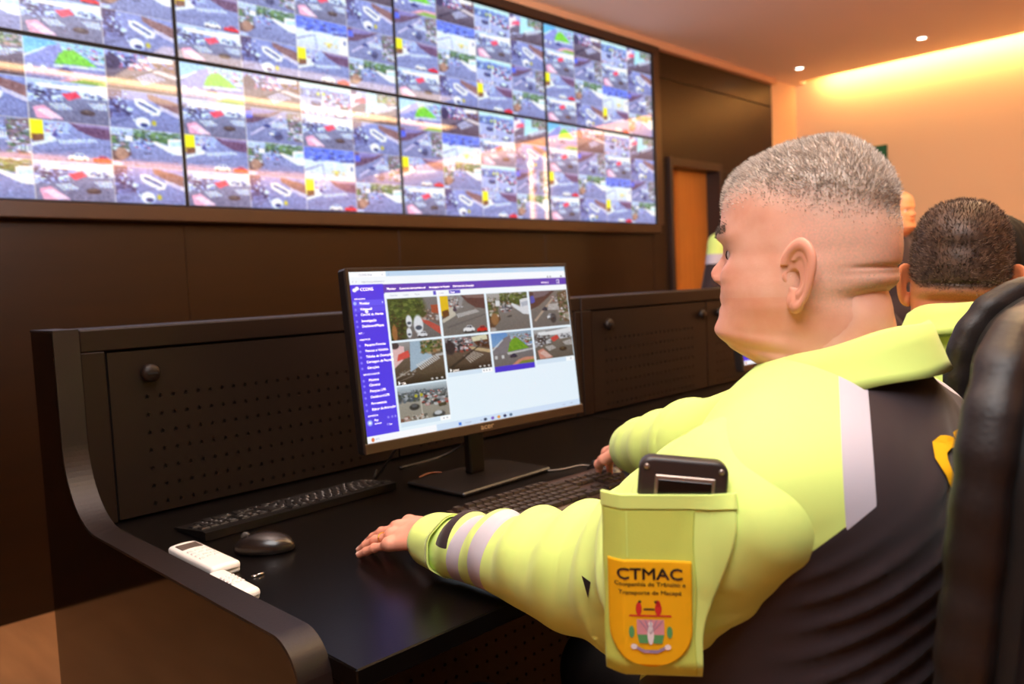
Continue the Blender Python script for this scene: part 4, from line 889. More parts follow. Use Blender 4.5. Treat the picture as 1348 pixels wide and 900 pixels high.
def hand_geo(W, Fd, Up, thumb_side, curl, h=.0016, spread=.0, size=1., parts=None):
    """W wrist point, Fd direction of the fingers, Up back of the hand, thumb_side +1/-1 times (Fd x Up)"""
    W = np.array(W, float); Fd = np.array(Fd, float); Fd /= np.linalg.norm(Fd); Up = np.array(Up, float); Up -= Fd*(Up@Fd); Up /= np.linalg.norm(Up)
    S = np.cross(Fd, Up)*thumb_side      # towards the thumb
    def p(f, s_, u): return W+(Fd*f+S*s_+Up*u)*size
    caps = [(p(-.05, 0, 0), p(.01, 0, 0), .0265, .025)]
    palm = [(p(.015, .014, 0), p(.082, .028, .002), .0165, .0115), (p(.012, .004, 0), p(.085, .008, .004), .0170, .0118), (p(.012, -.008, 0), p(.080, -.012, .002), .0165, .0112), (p(.012, -.016, -.003), p(.071, -.030, -.003), .0155, .0105)]
    fins = []; nails = []
    for k, (s_, base, ln, r) in enumerate(((.030, .088, (.042, .026, .021), .0090), (.009, .092, (.046, .029, .022), .0092), (-.013, .087, (.042, .027, .021), .0088), (-.033, .076, (.033, .021, .018), .0078))):
        pos = p(base-.008, s_, .002 if k in (1, 2) else -.001); ang = -.10; sp = (1.5-k)*spread; c1 = curl[k]
        q = [pos]
        for m_, l_ in enumerate(ln):
            ang -= c1[m_]; dirn = (Fd*math.cos(ang)+Up*math.sin(ang))*math.cos(sp)+S*math.sin(sp); q.append(q[-1]+dirn*l_*size)
        rr = [r, r*.93, r*.86, r*.74]
        fins.append([(q[i], q[i+1], rr[i], rr[i+1]) for i in range(3)])
        nails.append((q[3], dirn, Up*math.cos(ang)-Fd*math.sin(ang), rr[3]))
    tb = [p(.018, .024, -.006), p(.050, .050, -.012), p(.078, .056, -.016), p(.100, .052, -.019)]
    thumb = [(tb[0], tb[1], .0145, .0115), (tb[1], tb[2], .0112, .0100), (tb[2], tb[3], .0098, .0080)]
    def fn(P):
        d = capsule(P, *caps[0])
        for c_ in palm: d = smin(d, capsule(P, *c_), .010)
        th_ = None
        for c_ in thumb: q_ = capsule(P, *c_); th_ = q_ if th_ is None else smin(th_, q_, .004)
        d = smin(d, th_, .010)
        for f_ in fins:
            fd = None
            for c_ in f_: q_ = capsule(P, *c_); fd = q_ if fd is None else smin(fd, q_, .003)
            fd = smin(fd, L3(P-f_[0][1].astype(np.float32))-np.float32(f_[0][3]*1.06), .002)
            d = smin(d, fd, .0045)
        for q_ in (0, 1, 2, 3):  # knuckles
            d = smin(d, L3(P-(fins[q_][0][0]+Up*.003*size).astype(np.float32))-np.float32(.0092*size), .008)
        return d+.0004*wob(P, 160, 5)
    allp = np.array([c_[k] for c_ in caps+palm+thumb+sum(fins, []) for k in (0, 1)])
    V, Fc = surface_nets(fn, allp.min(0)-.03, allp.max(0)+.03, h)
    return V, Fc, nails, fins

def join_geo(parts):
    """parts: (V, F, attribute dict)"""
    n = 0; VV = []; FF = []; keys = ('hairm', 'stub', 'lip', 'blush'); AA = {k: [] for k in keys}
    for V, Fc, at_ in parts:
        VV.append(np.asarray(V)); FF += [tuple(int(i)+n for i in f) for f in Fc]
        for k in keys: AA[k].append(np.broadcast_to(np.asarray(at_.get(k, 0.), float), (len(V),)))
        n += len(V)
    return np.concatenate(VV), FF, {k: np.concatenate(v) for k, v in AA.items()}

def hair_strands(n, hV, hF, dens, length, rad, seed, fwd=.35, up=.6):
    """short hairs standing on the scalp: each a thin bent tapering blade of two crossed strips"""
    g = np.random.default_rng(seed); tri = np.array([f[:3] for f in hF]); A, B, C_ = hV[tri[:, 0]], hV[tri[:, 1]], hV[tri[:, 2]]
    nr = np.cross(B-A, C_-A); ar = L3(nr); nr = nr/(ar[:, None]+1e-12); ctr = (A+B+C_)/3
    outw = ctr-np.array([0, -.005, .03]); s = np.sign((nr*outw).sum(1)); nr *= s[:, None]
    dn = dens[tri[:, 0]]; p_ = ar*dn; p_ /= p_.sum(); k = g.choice(len(tri), n, p=p_)
    r1, r2 = g.random((2, n)); fl = r1+r2 > 1; r1[fl] = 1-r1[fl]; r2[fl] = 1-r2[fl]
    P = A[k]+(B-A)[k]*r1[:, None]+(C_-A)[k]*r2[:, None]; N = nr[k]
    ln = length(P)*g.uniform(.6, 1.25, n)
    D = N*up+np.stack([g.normal(0, .22, n), np.full(n, fwd)+g.normal(0, .22, n), .25+g.normal(0, .2, n)], 1); D /= L3(D)[:, None]
    D2 = D+np.stack([np.zeros(n), np.full(n, .25), -np.full(n, .05)], 1)*.8+g.normal(0, .15, (n, 3)); D2 /= L3(D2)[:, None]
    side = np.cross(D, g.normal(size=(n, 3))); side /= L3(side)[:, None]; side2 = np.cross(D, side)
    V = []; Fc = []
    m1 = P+D*(ln*.5)[:, None]; m2 = m1+D2*(ln*.5)[:, None]; P = P-N*.0008
    for sd in (side, side2):
        V.append(np.stack([P-sd*rad, P+sd*rad, m1+sd*rad*.8, m1-sd*rad*.8, m2], 1))
    V = np.concatenate(V).reshape(-1, 3); b = np.arange(2*n)*5
    Fl = [(i, i+1, i+2, i+3) for i in b]+[(i+3, i+2, i+4) for i in b]
    tone = np.repeat(np.tile(g.random(n), 2), 5)
    return V, Fl, tone
def hair_mat(name, c0, c1, c2):
    m = bpy.data.materials.new(name); m.use_nodes = True; nt = m.node_tree; b = nt.nodes['Principled BSDF']
    a = nt.nodes.new('ShaderNodeAttribute'); a.attribute_name = 'tone'; r = nt.nodes.new('ShaderNodeValToRGB')
    r.color_ramp.elements[0].color = rgb(*c0); r.color_ramp.elements[1].color = rgb(*c2); e = r.color_ramp.elements.new(.5); e.color = rgb(*c1)
    nt.links.new(a.outputs['Fac'], r.inputs[0]); nt.links.new(r.outputs[0], b.inputs['Base Color']); b.inputs['Roughness'].default_value = .75; b.inputs['Specular IOR Level'].default_value = .25; return m

def shirt_mat(name='uniform_cloth'):
    """high-visibility yellow, black and grey reflective zones from the cut lines stored on the cloth"""
    m = bpy.data.materials.new(name); m.use_nodes = True; nt = m.node_tree; b = nt.nodes['Principled BSDF']; L = nt.links
    def attr(n):
        a = nt.nodes.new('ShaderNodeAttribute'); a.attribute_name = n; return a.outputs['Fac']
    def gt(v, t=0.):
        q = nt.nodes.new('ShaderNodeMath'); q.operation = 'GREATER_THAN'; L.new(v, q.inputs[0]); q.inputs[1].default_value = t; return q.outputs[0]
    def mix(f, a, c):
        x = nt.nodes.new('ShaderNodeMix'); x.data_type = 'RGBA'; L.new(f, x.inputs[0])
        for s_, v in ((6, a), (7, c)):
            if hasattr(v, 'links'): L.new(v, x.inputs[s_])
            else: x.inputs[s_].default_value = v
        return x.outputs[2]
    c = mix(gt(attr('black')), rgb(214, 238, 132), rgb(52, 40, 43)); c = mix(gt(attr('tape')), c, rgb(190, 184, 196))
    L.new(c, b.inputs['Base Color']); b.inputs['Roughness'].default_value = .75; b.inputs['Specular IOR Level'].default_value = .2; b.inputs['Sheen Weight'].default_value = .15
    tc = nt.nodes.new('ShaderNodeTexCoord'); n = nt.nodes.new('ShaderNodeTexNoise'); n.inputs['Scale'].default_value = 900; L.new(tc.outputs['Object'], n.inputs['Vector'])
    bp = nt.nodes.new('ShaderNodeBump'); bp.inputs['Strength'].default_value = .1; bp.inputs['Distance'].default_value = .001; L.new(n.outputs['Fac'], bp.inputs['Height']); L.new(bp.outputs[0], b.inputs['Normal'])
    return m
M_shirt = shirt_mat(); M_trs = mat('black_trousers', (26, 22, 24), .8, .2, bump=(400, .2)); M_shoe = mat('black_boot', (18, 15, 14), .35, .5)
M_yel = mat('uniform_yellow', (214, 238, 132), .75, .2, bump=(900, .08), sheen=.15); M_blk = mat('uniform_black', (47, 36, 38), .75, .2)
M_yelp = mat('pocket_yellow', (202, 220, 104), .7, .2, bump=(700, .12))
M_eye = mat('eye_white', (232, 226, 222), .15, .5); M_iris = mat('iris_brown', (58, 36, 22), .1, .6)
M_sole = M_shoe

def eyes(parent, H, sc_=1.):
    for s in (-1, 1):
        e = MB().lathe([(.0005, -.0112)]+[(.0112*math.cos(a), .0112*math.sin(a)) for a in np.linspace(-1.4, 1.4, 14)]+[(.0005, .0112)], (s*.031, .0848, .0205), 'z', 20).build('eye', M_eye, parent, True, xf=H)
        MB().lathe([(.0055, 0), (.005, .0008), (.0005, .0013)], (s*.0305, .0958, .0205), 'y', 16).build('iris', M_iris, e, True, xf=lambda V: H(V*[1, 1, 1]))

# ---- the main seated man ------------------------------------------------------------
HREF = at(1077, 353, .925)
man = thing('person', 'grey-haired man in yellow and black uniform seated nearest, left hand on the desk', 'person', (HREF[0], HREF[1]-.04, 0))
MO = np.array([HREF[0], HREF[1]-.04, 0.])
rel = lambda V: np.asarray(V)-MO
HY = .15
def Hm(V):
    c_, s_ = math.cos(HY), math.sin(HY); V = np.asarray(V)
    return rel(np.stack([V[:, 0]*c_-V[:, 1]*s_, V[:, 0]*s_+V[:, 1]*c_, V[:, 2]], 1)+HREF)
M_skin = skin_mat('skin_light_tan', (232, 178, 156), (172, 156, 144), (212, 194, 180), (204, 172, 152))
hV, hF, hm, st, lip, blush = head_geo()
Sh_L, El_L, Wr_L = np.array([.738, .392, .972]), np.array([.790, .600, .835]), np.array([.778, .965, .804])
Sh_R, El_R, Wr_R = np.array([1.085, .42, 1.02]), np.array([1.135, .715, .925]), np.array([1.315, .985, .865])
def core(P):
    d = ellipsoid(P, (.905, .40, .90), (.17, .11, .19)); d = smin(d, ellipsoid(P, (.905, .42, .64), (.17, .13, .16)), .08)
    d = smin(d, capsule(P, (.905, .385, 1.15), (.905, .39, .98), .062, .075), .03)
    for a, b_, c_ in ((Sh_L, El_L, Wr_L), (Sh_R, El_R, Wr_R)):
        d = smin(d, capsule(P, a, b_, .045, .036), .04); d = smin(d, capsule(P, b_, c_, .036, .026), .02)
    for s in (-1, 1):
        hp, kn, an = (.905+s*.10, .42, .53), (.905+s*.15, .86, .53), (.905+s*.14, .84, .10)
        d = smin(d, capsule(P, hp, kn, .068, .05), .04); d = smin(d, capsule(P, kn, an, .045, .032), .02)
    return d
cV, cF = surface_nets(core, (.6, .18, .04), (1.4, 1.04, 1.22), .011)
hdL = hand_geo((.790, .985, .812), (-.12, 1, -.16), (-.32, .2, 1), 1, [(.06, .22, .12), (.06, .18, .12), (.06, .16, .10), (.02, .12, .06)], spread=.05, size=1.08)
hdR = hand_geo(Wr_R, (.55, .80, -.33), (-.05, .35, 1), -1, [(.05, .32, .2), (.1, .4, .25), (.12, .42, .25), (.15, .45, .25)], h=.002, spread=.06)
pieces = [(Hm(hV), hF, dict(hairm=hm, stub=st, lip=lip, blush=blush)), (rel(cV), cF, {})]
for V, Fc in ear_pair(.0011):
    pieces.append((Hm(V), Fc, dict(blush=.45)))
pieces.append((rel(hdL[0]), hdL[1], dict(blush=.55))); pieces.append((rel(hdR[0]), hdR[1], dict(blush=.55)))
V, Fl, at_ = join_geo(pieces); mesh_obj('body', V, Fl, M_skin, man, attrs=at_)
eyes(man, Hm)
M_nail = mat('fingernail', (240, 196, 178), .3, .5)
for hd in (hdL, hdR):
    for (q, dn, up_, r_) in hd[2]:
        sd = np.cross(dn, up_); V = []; n_ = 7
        for i in range(n_):
            for j_ in range(5):
                a_ = (j_/4-.5)*1.7; f_ = (i/(n_-1)-.62)*.0115
                V.append(q+dn*f_+(sd*math.sin(a_)+up_*math.cos(a_))*(r_+.0004-.0012*max(0, (i-4)/3)**2))
        Fc = [(i*5+j_, i*5+j_+1, (i+1)*5+j_+1, (i+1)*5+j_) for i in range(n_-1) for j_ in range(4)]
        mesh_obj('fingernail', rel(np.array(V)), Fc, M_nail, man)
# ring on the ring finger of the left hand
fa, fb, ra_, rb_ = hdL[3][2][0]; fa = np.array(fa); fb = np.array(fb); ct_ = fa+(fb-fa)*.55; ax3 = (fb-fa)/np.linalg.norm(fb-fa); s1 = np.cross(ax3, [0, 0, 1.]); s1 /= np.linalg.norm(s1); s2 = np.cross(ax3, s1)
MB().tube([ct_+(s1*math.cos(a)+s2*math.sin(a))*.0093 for a in np.linspace(0, 2*PI, 33)], .0012, 6).build('ring', mat('gold', (214, 160, 80), .25, .5, 1.), man, True, xf=rel)
# cropped grey hair
dens = hm*1.0+.02*st
hs = hair_strands(15000, hV, hF, dens, lambda P: np.interp(P[:, 2]-np.interp(P[:, 1], [-.12, -.02, .05, .1], [.05, .07, .09, .09]), [-.02, .0, .02, .05], [.0015, .0030, .0062, .0075])*(1+.45*sstep(.04, .09, P[:, 1])), .00036, 3)
bX, bY, bZ = hV.T; bd = ((np.abs(bX) > .012) & (np.abs(bX) < .053) & (bY > .04))*G(bZ-(.0440+.004*np.abs(bX)/.05), .0045)
bs = hair_strands(700, hV, hF, bd, lambda P: np.full(len(P), .0045), .00025, 8, fwd=-.1, up=.35)
mesh_obj('eyebrows', Hm(bs[0]), bs[1], hair_mat('eyebrow_grey', (70, 60, 56), (104, 92, 86), (150, 138, 130)), man, attrs={'tone': bs[2]})
mesh_obj('hair', Hm(hs[0]), hs[1], hair_mat('hair_grey', (146, 136, 128), (216, 204, 194), (248, 242, 234)), man, attrs={'tone': hs[2]})

# uniform: torso, sleeves, collar
SC = np.array([.905, .395])
def torso(P):
    X, Y, Z = P[..., 0], P[..., 1], P[..., 2]
    d = ellipsoid(P, (.905, .395, .90), (.212, .158, .215)); d = smin(d, ellipsoid(P, (.905, .435, .66), (.220, .190, .20)), .10)
    d = smin(d, capsule(P, (.765, .385, .985), (1.085, .385, .99), .070, .080), .05)
    d = smin(d, capsule(P, (.912, .372, 1.055), (.905, .385, .96), .070, .12), .06)
    d = smin(d, capsule(P, (.82, .355, .955), (1.02, .355, .955), .090, .090), .06)
    d = smin(d, capsule(P, Sh_L, Sh_L+(El_L-Sh_L)*.30, .064, .060), .06)
    back = sstep(.42, .30, Y)
    w_ = wob(P, 9, 21)
    f1 = np.sin((Z-.30*(X-.8)+.9*(X-.95)**2)*2*PI/.031+2.6*w_); m1 = sstep(.99, .88, Z)*back
    d = d-.0060*np.clip(f1, -.3, 1)*m1*(.55+.45*wob(P, 14, 4))
    f2 = np.sin((Z*.75-.62*(X-.8))*2*PI/.055+1.5*w_); d = d-.0065*np.clip(f2, -.3, 1)*G(Z-.985, .05)*back*sstep(.76, .84, X)
    d = d-.003*wob(P, 22, 8)*sstep(1.1, 1.0, Z)
    return d
def ray_on(x, y, fn):
    d_ = _f+_r*(x-674)/F_PX+_u*(450-y)/F_PX; t_ = .4
    for _ in range(200): t_ += max(float(fn((CAM+d_*t_)[None].astype(np.float32))[0]), -.01)*.6
    return CAM+d_*t_
def seam(p0, p1):      # straight cut through the cloth between two points of the torso; positive to the right of / below it
    A_, B_ = ray_on(*p0, torso), ray_on(*p1, torso); v_ = (A_+B_)/2-CAM; n_ = np.cross(B_-A_, v_); n_ /= np.linalg.norm(n_)
    if n_@_r < 0 and abs(n_@_r) > abs(n_@_u) or (abs(n_@_r) <= abs(n_@_u) and n_@_u > 0): n_ = -n_
    return lambda V: (V-A_)@n_
cutS, cutL, cutT = seam((1121, 470), (1134, 680)), seam((1118, 690), (935, 826)), seam((1108, 704), (1152, 668))
def stripes(V):
    X, Y, Z = V.T; Vm = V*np.array([-1, 1, 1])+np.array([1.83, 0, 0])
    k = np.where(X < .915, cutS(V), cutS(Vm)); low = np.where(X < .915, cutL(V), cutL(Vm)); lt = np.where(X < .915, cutT(V), cutT(Vm))
    fr = .40-Y; tape = np.minimum(np.minimum(k+.0135, .0135-k), np.minimum(-lt, fr))
    black = np.maximum(k-.0135, low); black = np.where(fr < 0, np.minimum(black, .93-Z), black)
    return {'black': black, 'tape': tape}
V, Fc = surface_nets(torso, (.62, .17, .45), (1.2, .66, 1.22), .005)
shirt = mesh_obj('shirt', rel(V), Fc, M_shirt, man, attrs=stripes(V))
SLa, SLb = at(1000, 680, .775), at(880, 770, .86)
def sleeveL(P):
    d1, t1 = capsule(P, Sh_L+np.array([0, .030, .014]), El_L, .070, .086, True); d2, t2 = capsule(P, El_L, Wr_L+[0, -.035, 0], .080, .048, True)
    d = smin(d1, d2, .035)
    d = smin(d, capsule(P, El_L+[-.01, -.02, -.012], El_L+[-.012, .12, -.02], .075, .062), .04)
    d = smin(d, capsule(P, SLa, SLb, .056, .068), .045)
    ph = t2+.5*(P[..., 2]-.82)
    top = sstep(.78, .86, P[..., 2])
    d = d-.0068*np.clip(np.sin(ph*2*PI*4.6+.8+.9*wob(P, 13, 12)), -.5, 1)*top-.0016*wob(P, 42, 14)*sstep(.02, .12, t2)*sstep(.80, .5, t2)
    d = d-.0038*np.sin(ph*2*PI*3.1+2+2*wob(P, 10, 2))*(1-top)*sstep(.9, .2, t2)*(t2 > .0)
    d = d-.0034*np.clip(np.sin((t1*1.3+2.5*(P[..., 0]-.75)-1.2*(P[..., 1]-.45))*2*PI*3+1.8*wob(P, 8, 9)), -.3, 1)*sstep(.95, .6, t1)*.8
    d = d-.0035*wob(P, 20, 31)
    return smax(d, P[..., 1]-(Wr_L[1]-.028), .004)
lo = np.minimum(np.minimum(Sh_L, El_L), Wr_L)-.14; hi = np.maximum(np.maximum(Sh_L, El_L), Wr_L)+.14
V, Fc = surface_nets(sleeveL, lo, hi, .004)
yy = V[:, 1]; tw = lambda a, b_: np.minimum(yy+.22*(V[:, 2]-.80)-a, b_-yy-.22*(V[:, 2]-.80))
slL = mesh_obj('sleeve', rel(V), Fc, M_shirt, man, attrs={'black': np.minimum(np.minimum(yy-.885, .915-yy), V[:, 2]-.822), 'tape': np.maximum(tw(.862, .888), tw(.812, .838))})
slL['label'] = 'left sleeve with two grey reflective bands'
def sleeveR(P):
    d1, t1 = capsule(P, Sh_R, El_R, .075, .070, True); d2, t2 = capsule(P, El_R, Wr_R-[.03, .03, 0], .068, .050, True); d = smin(d1, d2, .03)
    d = d-.006*np.clip(np.sin(t2*2*PI*2.6+8*(P[..., 2]-.9)), -.4, 1)*(t2 > 0)*sstep(1, .7, t2)-.003*wob(P, 16, 6)
    return smax(d, ((P-Wr_R.astype(np.float32))@np.array([.55, .80, -.2], np.float32))+.02, .004)
lo = np.minimum(np.minimum(Sh_R, El_R), Wr_R)-.12; hi = np.maximum(np.maximum(Sh_R, El_R), Wr_R)+.12
V, Fc = surface_nets(sleeveR, lo, hi, .005); n_ = np.full(len(V), -1.)
mesh_obj('sleeve', rel(V), Fc, M_shirt, man, attrs={'black': n_, 'tape': n_})
# cuff of the left sleeve: a wrapped band with a slit
def cuff(W, D, U, r0, r1, ln, name, parent, m, slit=True, seed=0):
    D = np.array(D, float); D /= np.linalg.norm(D); U = np.array(U, float); U -= D*(U@D); U /= np.linalg.norm(U); S = np.cross(D, U); V = []; n = 72; k = 9
    for side in (0, 1):
        for i in range(k):
            t_ = i/(k-1)
            for j_ in range(n):
                a = 2*PI*j_/n; r = r0+(r1-r0)*t_+.0016*math.sin(3*a+seed)*t_-side*.0035+.0012*math.sin(7*a+2)*(1-t_)
                V.append(W+D*(t_*ln)+(S*math.cos(a)*1.08+U*math.sin(a)*.92)*r)
    Fc = []
    for side in (0, 1):
        for i in range(k-1):
            for j_ in range(n):
                q = (side*k*n+i*n+j_, side*k*n+(i+1)*n+j_, side*k*n+(i+1)*n+(j_+1) % n, side*k*n+i*n+(j_+1) % n); Fc.append(q[::-1] if side == 0 else q)
    for i in (0, k-1):
        for j_ in range(n): Fc.append((i*n+j_, i*n+(j_+1) % n, k*n+i*n+(j_+1) % n, k*n+i*n+j_))
    return mesh_obj(name, rel(np.array(V)), Fc, m, parent)
cuff(Wr_L+[-.002, -.045, .004], (.04, 1, -.02), (0, 0, 1), .0520, .0455, .056, 'cuff', slL, M_yel)
# collar
def collar(cx, cy, zb, zf, name, parent, m, rx=.088, ry=.100, hgt=.037, rl=rel, slope=.012):
    V = []; n = 96; prof = [(.000, -.035, 0), (.0, .0, 0), (.001, .85, 1), (.004, 1., 1), (.008, .9, 1), (.012, .5, 1), (.018, .0, 1), (.022, -.35, 1), (.0195, -.35, 1), (.012, .1, 1), (.006, .75, 1)]
    prof = [(0.000, -.6), (0.000, .2), (.000, .88), (.003, 1.0), (.0065, .93), (.012, .45), (.0185, -.15), (.0225, -.42), (.0200, -.43), (.0145, -.1), (.006, .3)]
    for j_ in range(n):
        a = 2*PI*j_/n; sx, sy = math.sin(a), math.cos(a)      # a=0 is the front
        z0 = zf+(zb-zf)*(1-sy)/2; gap = .012*max(0, sy)**6
        for (o_, h_) in prof:
            o2 = o_*(1+.7*max(0, sy))*1.15
            V.append((cx+(rx+o2)*sx, cy+(ry+o2)*sy, z0+h_*hgt-gap*(h_ < 0)*2+.0015*math.sin(5*a+o_*300)))
    k = len(prof); Fc = [(j_*k+i, j_*k+(i+1) % k, ((j_+1) % n)*k+(i+1) % k, ((j_+1) % n)*k+i) for j_ in range(n) for i in range(k)]
    return mesh_obj(name, rl(np.array(V)), Fc, m, parent)
collar(HREF[0], HREF[1]-.032, 1.106, 1.056, 'collar', shirt, M_yel, .074, .080)

# sleeve pocket with phone, arm badge: laid on the sleeve's own surface
def on_sleeve(O, Ux, Uy, off):
    """maps flat (x, y) to the sleeve surface below, at height off+z above it"""
    O = np.array(O, float); Ux = np.array(Ux, float); Ux /= np.linalg.norm(Ux); Uy = np.array(Uy, float); Uy -= Ux*(Uy@Ux); Uy /= np.linalg.norm(Uy); N = np.cross(Ux, Uy)
    def f(V):
        V = np.asarray(V, float); P = O+np.outer(V[:, 0], Ux)+np.outer(V[:, 1], Uy)+N*.10; d = np.zeros(len(P))
        for _ in range(40):
            q = sleeveL((P-d[:, None]*N).astype(np.float32)); d = d+np.maximum(q, -.01)*.8
        d = np.minimum(d, .17)
        return rel(P-N*(d-off-V[:, 2])[:, None])
    return f, N
PC = at(853, 770, .82); UX = np.array([.60, -.80, -.01]); UY = np.array([.02, -.03, 1.])
PHX, PHY, PHR = .030, .067, -.09        # phone centre on the sleeve and its lean
def on_sleeve(O, Ux, Uy, off, plate=True):
    """maps flat (x, y) to the sleeve surface, lifted where the phone lies beneath the pocket"""
    O = np.array(O, float); Ux = np.array(Ux, float); Ux /= np.linalg.norm(Ux); Uy = np.array(Uy, float); Uy -= Ux*(Uy@Ux); Uy /= np.linalg.norm(Uy); N = np.cross(Ux, Uy)
    def height(x, y):
        P = O+np.outer(x, Ux)+np.outer(y, Uy)+N*.10; d = np.zeros(len(P))
        for _ in range(40):
            q = sleeveL((P-d[:, None]*N).astype(np.float32)); d = d+np.maximum(q, -.01)*.8
        return .10-np.minimum(d, .16)
    h0 = height(np.array([PHX]), np.array([PHY]))[0]+.0225
    def f(V):
        V = np.asarray(V, float); n_ = height(V[:, 0], V[:, 1])
        if plate:
            qx = np.maximum(np.abs(V[:, 0]-.016)-.040, 0); qy = np.maximum(np.abs(V[:, 1]-.035)-.085, 0); pl = h0-.5*(qx+qy)-14*(qx*qx+qy*qy)
            n_ = smax(n_, pl, .03)
        n_ = n_+off+V[:, 2]
        return rel(O+np.outer(V[:, 0], Ux)+np.outer(V[:, 1], Uy)+N*n_[:, None])
    return f, N, h0
fpat, PN, PH0 = on_sleeve(PC, UX, UY, .0062)
def sheet(x0, x1, y0, y1, inside, f, thick, name, m, parent, n=34):
    """a cloth panel following the sleeve; inside(x, y) trims its outline by squeezing the rows"""
    V = []; Fc = []
    for j_ in range(n):
        y_ = y0+(y1-y0)*j_/(n-1); a, b_ = inside(y_)
        for i in range(n): V.append((a+(b_-a)*i/(n-1), y_, 0))
    top = f(np.array(V)); Vb = np.array(V); Vb[:, 2] = -thick; bot = f(Vb); N_ = n*n
    for j_ in range(n-1):
        for i in range(n-1): q = (j_*n+i, j_*n+i+1, (j_+1)*n+i+1, (j_+1)*n+i); Fc += [q, tuple(N_+k for k in q[::-1])]
    rim = [i for i in range(n)]+[j_*n+n-1 for j_ in range(1, n)]+[(n-1)*n+i for i in range(n-2, -1, -1)]+[j_*n for j_ in range(n-2, 0, -1)]
    for a, b_ in zip(rim, rim[1:]+rim[:1]): Fc.append((a, N_+a, N_+b_, b_))
    return mesh_obj(name, np.concatenate([top, bot]), Fc, m, parent)
M_badge = mat('badge_yellow', (238, 178, 20), .7, .2, bump=(900, .1)); M_navy = mat('badge_thread_dark', (52, 34, 24), .7); M_redt = mat('badge_thread_red', (206, 40, 34), .7)
M_pink = mat('badge_thread_pink', (214, 148, 160), .7); M_grn = mat('badge_thread_green', (86, 158, 96), .7); M_wht = mat('badge_thread_white', (232, 226, 232), .7); M_lil = mat('badge_thread_lilac', (150, 132, 170), .7)
bw, bt, bb = .0385, .052, -.050
def shield(y_): 
    if y_ > -.012: return (-bw-.0015*0, bw)
    k = min(1, (-.012-y_)/(-.012-bb)); h_ = bw*math.sqrt(max(0, 1-k**2.2)); return (-max(h_, .004), max(h_, .004))
badge = sheet(0, 0, bb, bt, shield, fpat, .0015, 'badge', M_badge, slL, 40); badge['label'] = 'yellow shield badge with dark lettering and a crest'
ftxt, _, _ = on_sleeve(PC, UX, UY, .0068)
def stitch(L_, m, name):
    mb = MB()
    for (x, y, s_, sz, bo) in L_:
        Vt, Ft = text_geo(s_, sz, 'CENTER')
        for q_ in ((-bo, 0), (bo, 0), (0, bo), (0, -bo)): mb.add(np.stack([Vt[:, 0]*1.18+x+q_[0], Vt[:, 1]+y+q_[1], np.zeros(len(Vt))], 1), Ft)
    return mb.build(name, m, badge, xf=ftxt)
stitch([(0, .034, 'CTMAC', .0150, .0004)], M_navy, 'lettering'); stitch([(0, .0275, 'Companhia de Trânsito e', .0054, .0001), (0, .0195, 'Transporte de Macapá', .0054, .0001)], M_navy, 'lettering')
def flat(polys, m, name):
    mb = MB()
    for p_ in polys:
        # fan so that long faces follow the cloth
        c_ = np.mean(p_, 0); n = len(p_); Vv = [(c_[0], c_[1], 0)]+[(x, y, 0) for x, y in p_]; mb.add(Vv, [(0, i+1, (i+1) % n+1) for i in range(n)])
    return mb.build(name, m, badge, xf=ftxt)
ell_ = lambda cx, cy, rx, ry, n=20: [(cx+rx*math.cos(2*PI*k/n), cy+ry*math.sin(2*PI*k/n)) for k in range(n)]
flat([[(-.020, -.0015), (.020, -.0015), (.019, .0000), (-.019, .0000)], ell_(-.0105, .006, .0028, .0062), ell_(.0075, .006, .0032, .0062), ell_(.0075, .011, .002, .003)], M_redt, 'crest')
flat([ell_(-.0095, .0125, .0016, .0012), ell_(.0055, .0125, .0016, .0012), [(-.006, .0045), (.004, .0045), (.004, .0062), (-.006, .0062)]], M_navy, 'crest')
flat([[(-.0125, -.019), (.0125, -.019), (.0125, -.0045), (-.0125, -.0045)]], M_pink, 'crest')
flat([[(-.0125, -.019), (-.0025, -.019), (-.0025, -.0275), (-.0105, -.0275)], [(.0125, -.019), (.0025, -.019), (.0025, -.0275), (.0105, -.0275)], ell_(-.0175, -.0165, .0026, .0058), ell_(.0175, -.0165, .0026, .0058)], M_grn, 'crest')
ftx2, _, _ = on_sleeve(PC, UX, UY, .0073)
mb = MB()
for p_ in (ell_(0, -.019, .0030, .0095), ell_(0, -.0085, .0022, .0024), ell_(-.0155, -.0305, .003, .0026), ell_(.0155, -.0305, .003, .0026)):
    mb.add([(x, y, 0) for x, y in p_], [tuple(range(len(p_)))])
mb.build('crest', M_wht, badge, xf=ftx2)
mb = MB()
for k in range(5): mb.add([(-.0105+.0055*k-.0004, -.0045, 0), (-.0105+.0055*k+.0004, -.0045, 0), (.0003, -.0185, 0), (-.0003, -.0185, 0)], [(0, 1, 2, 3)])
mb.add([(-.013, -.0300, 0), (-.006, -.0335, 0), (.006, -.0335, 0), (.013, -.0300, 0), (.013, -.0330, 0), (.006, -.0365, 0), (-.006, -.0365, 0), (-.013, -.0330, 0)], [(0, 7, 6, 1), (1, 6, 5, 2), (2, 5, 4, 3)])
mb.build('crest', M_lil, badge, xf=ftx2)
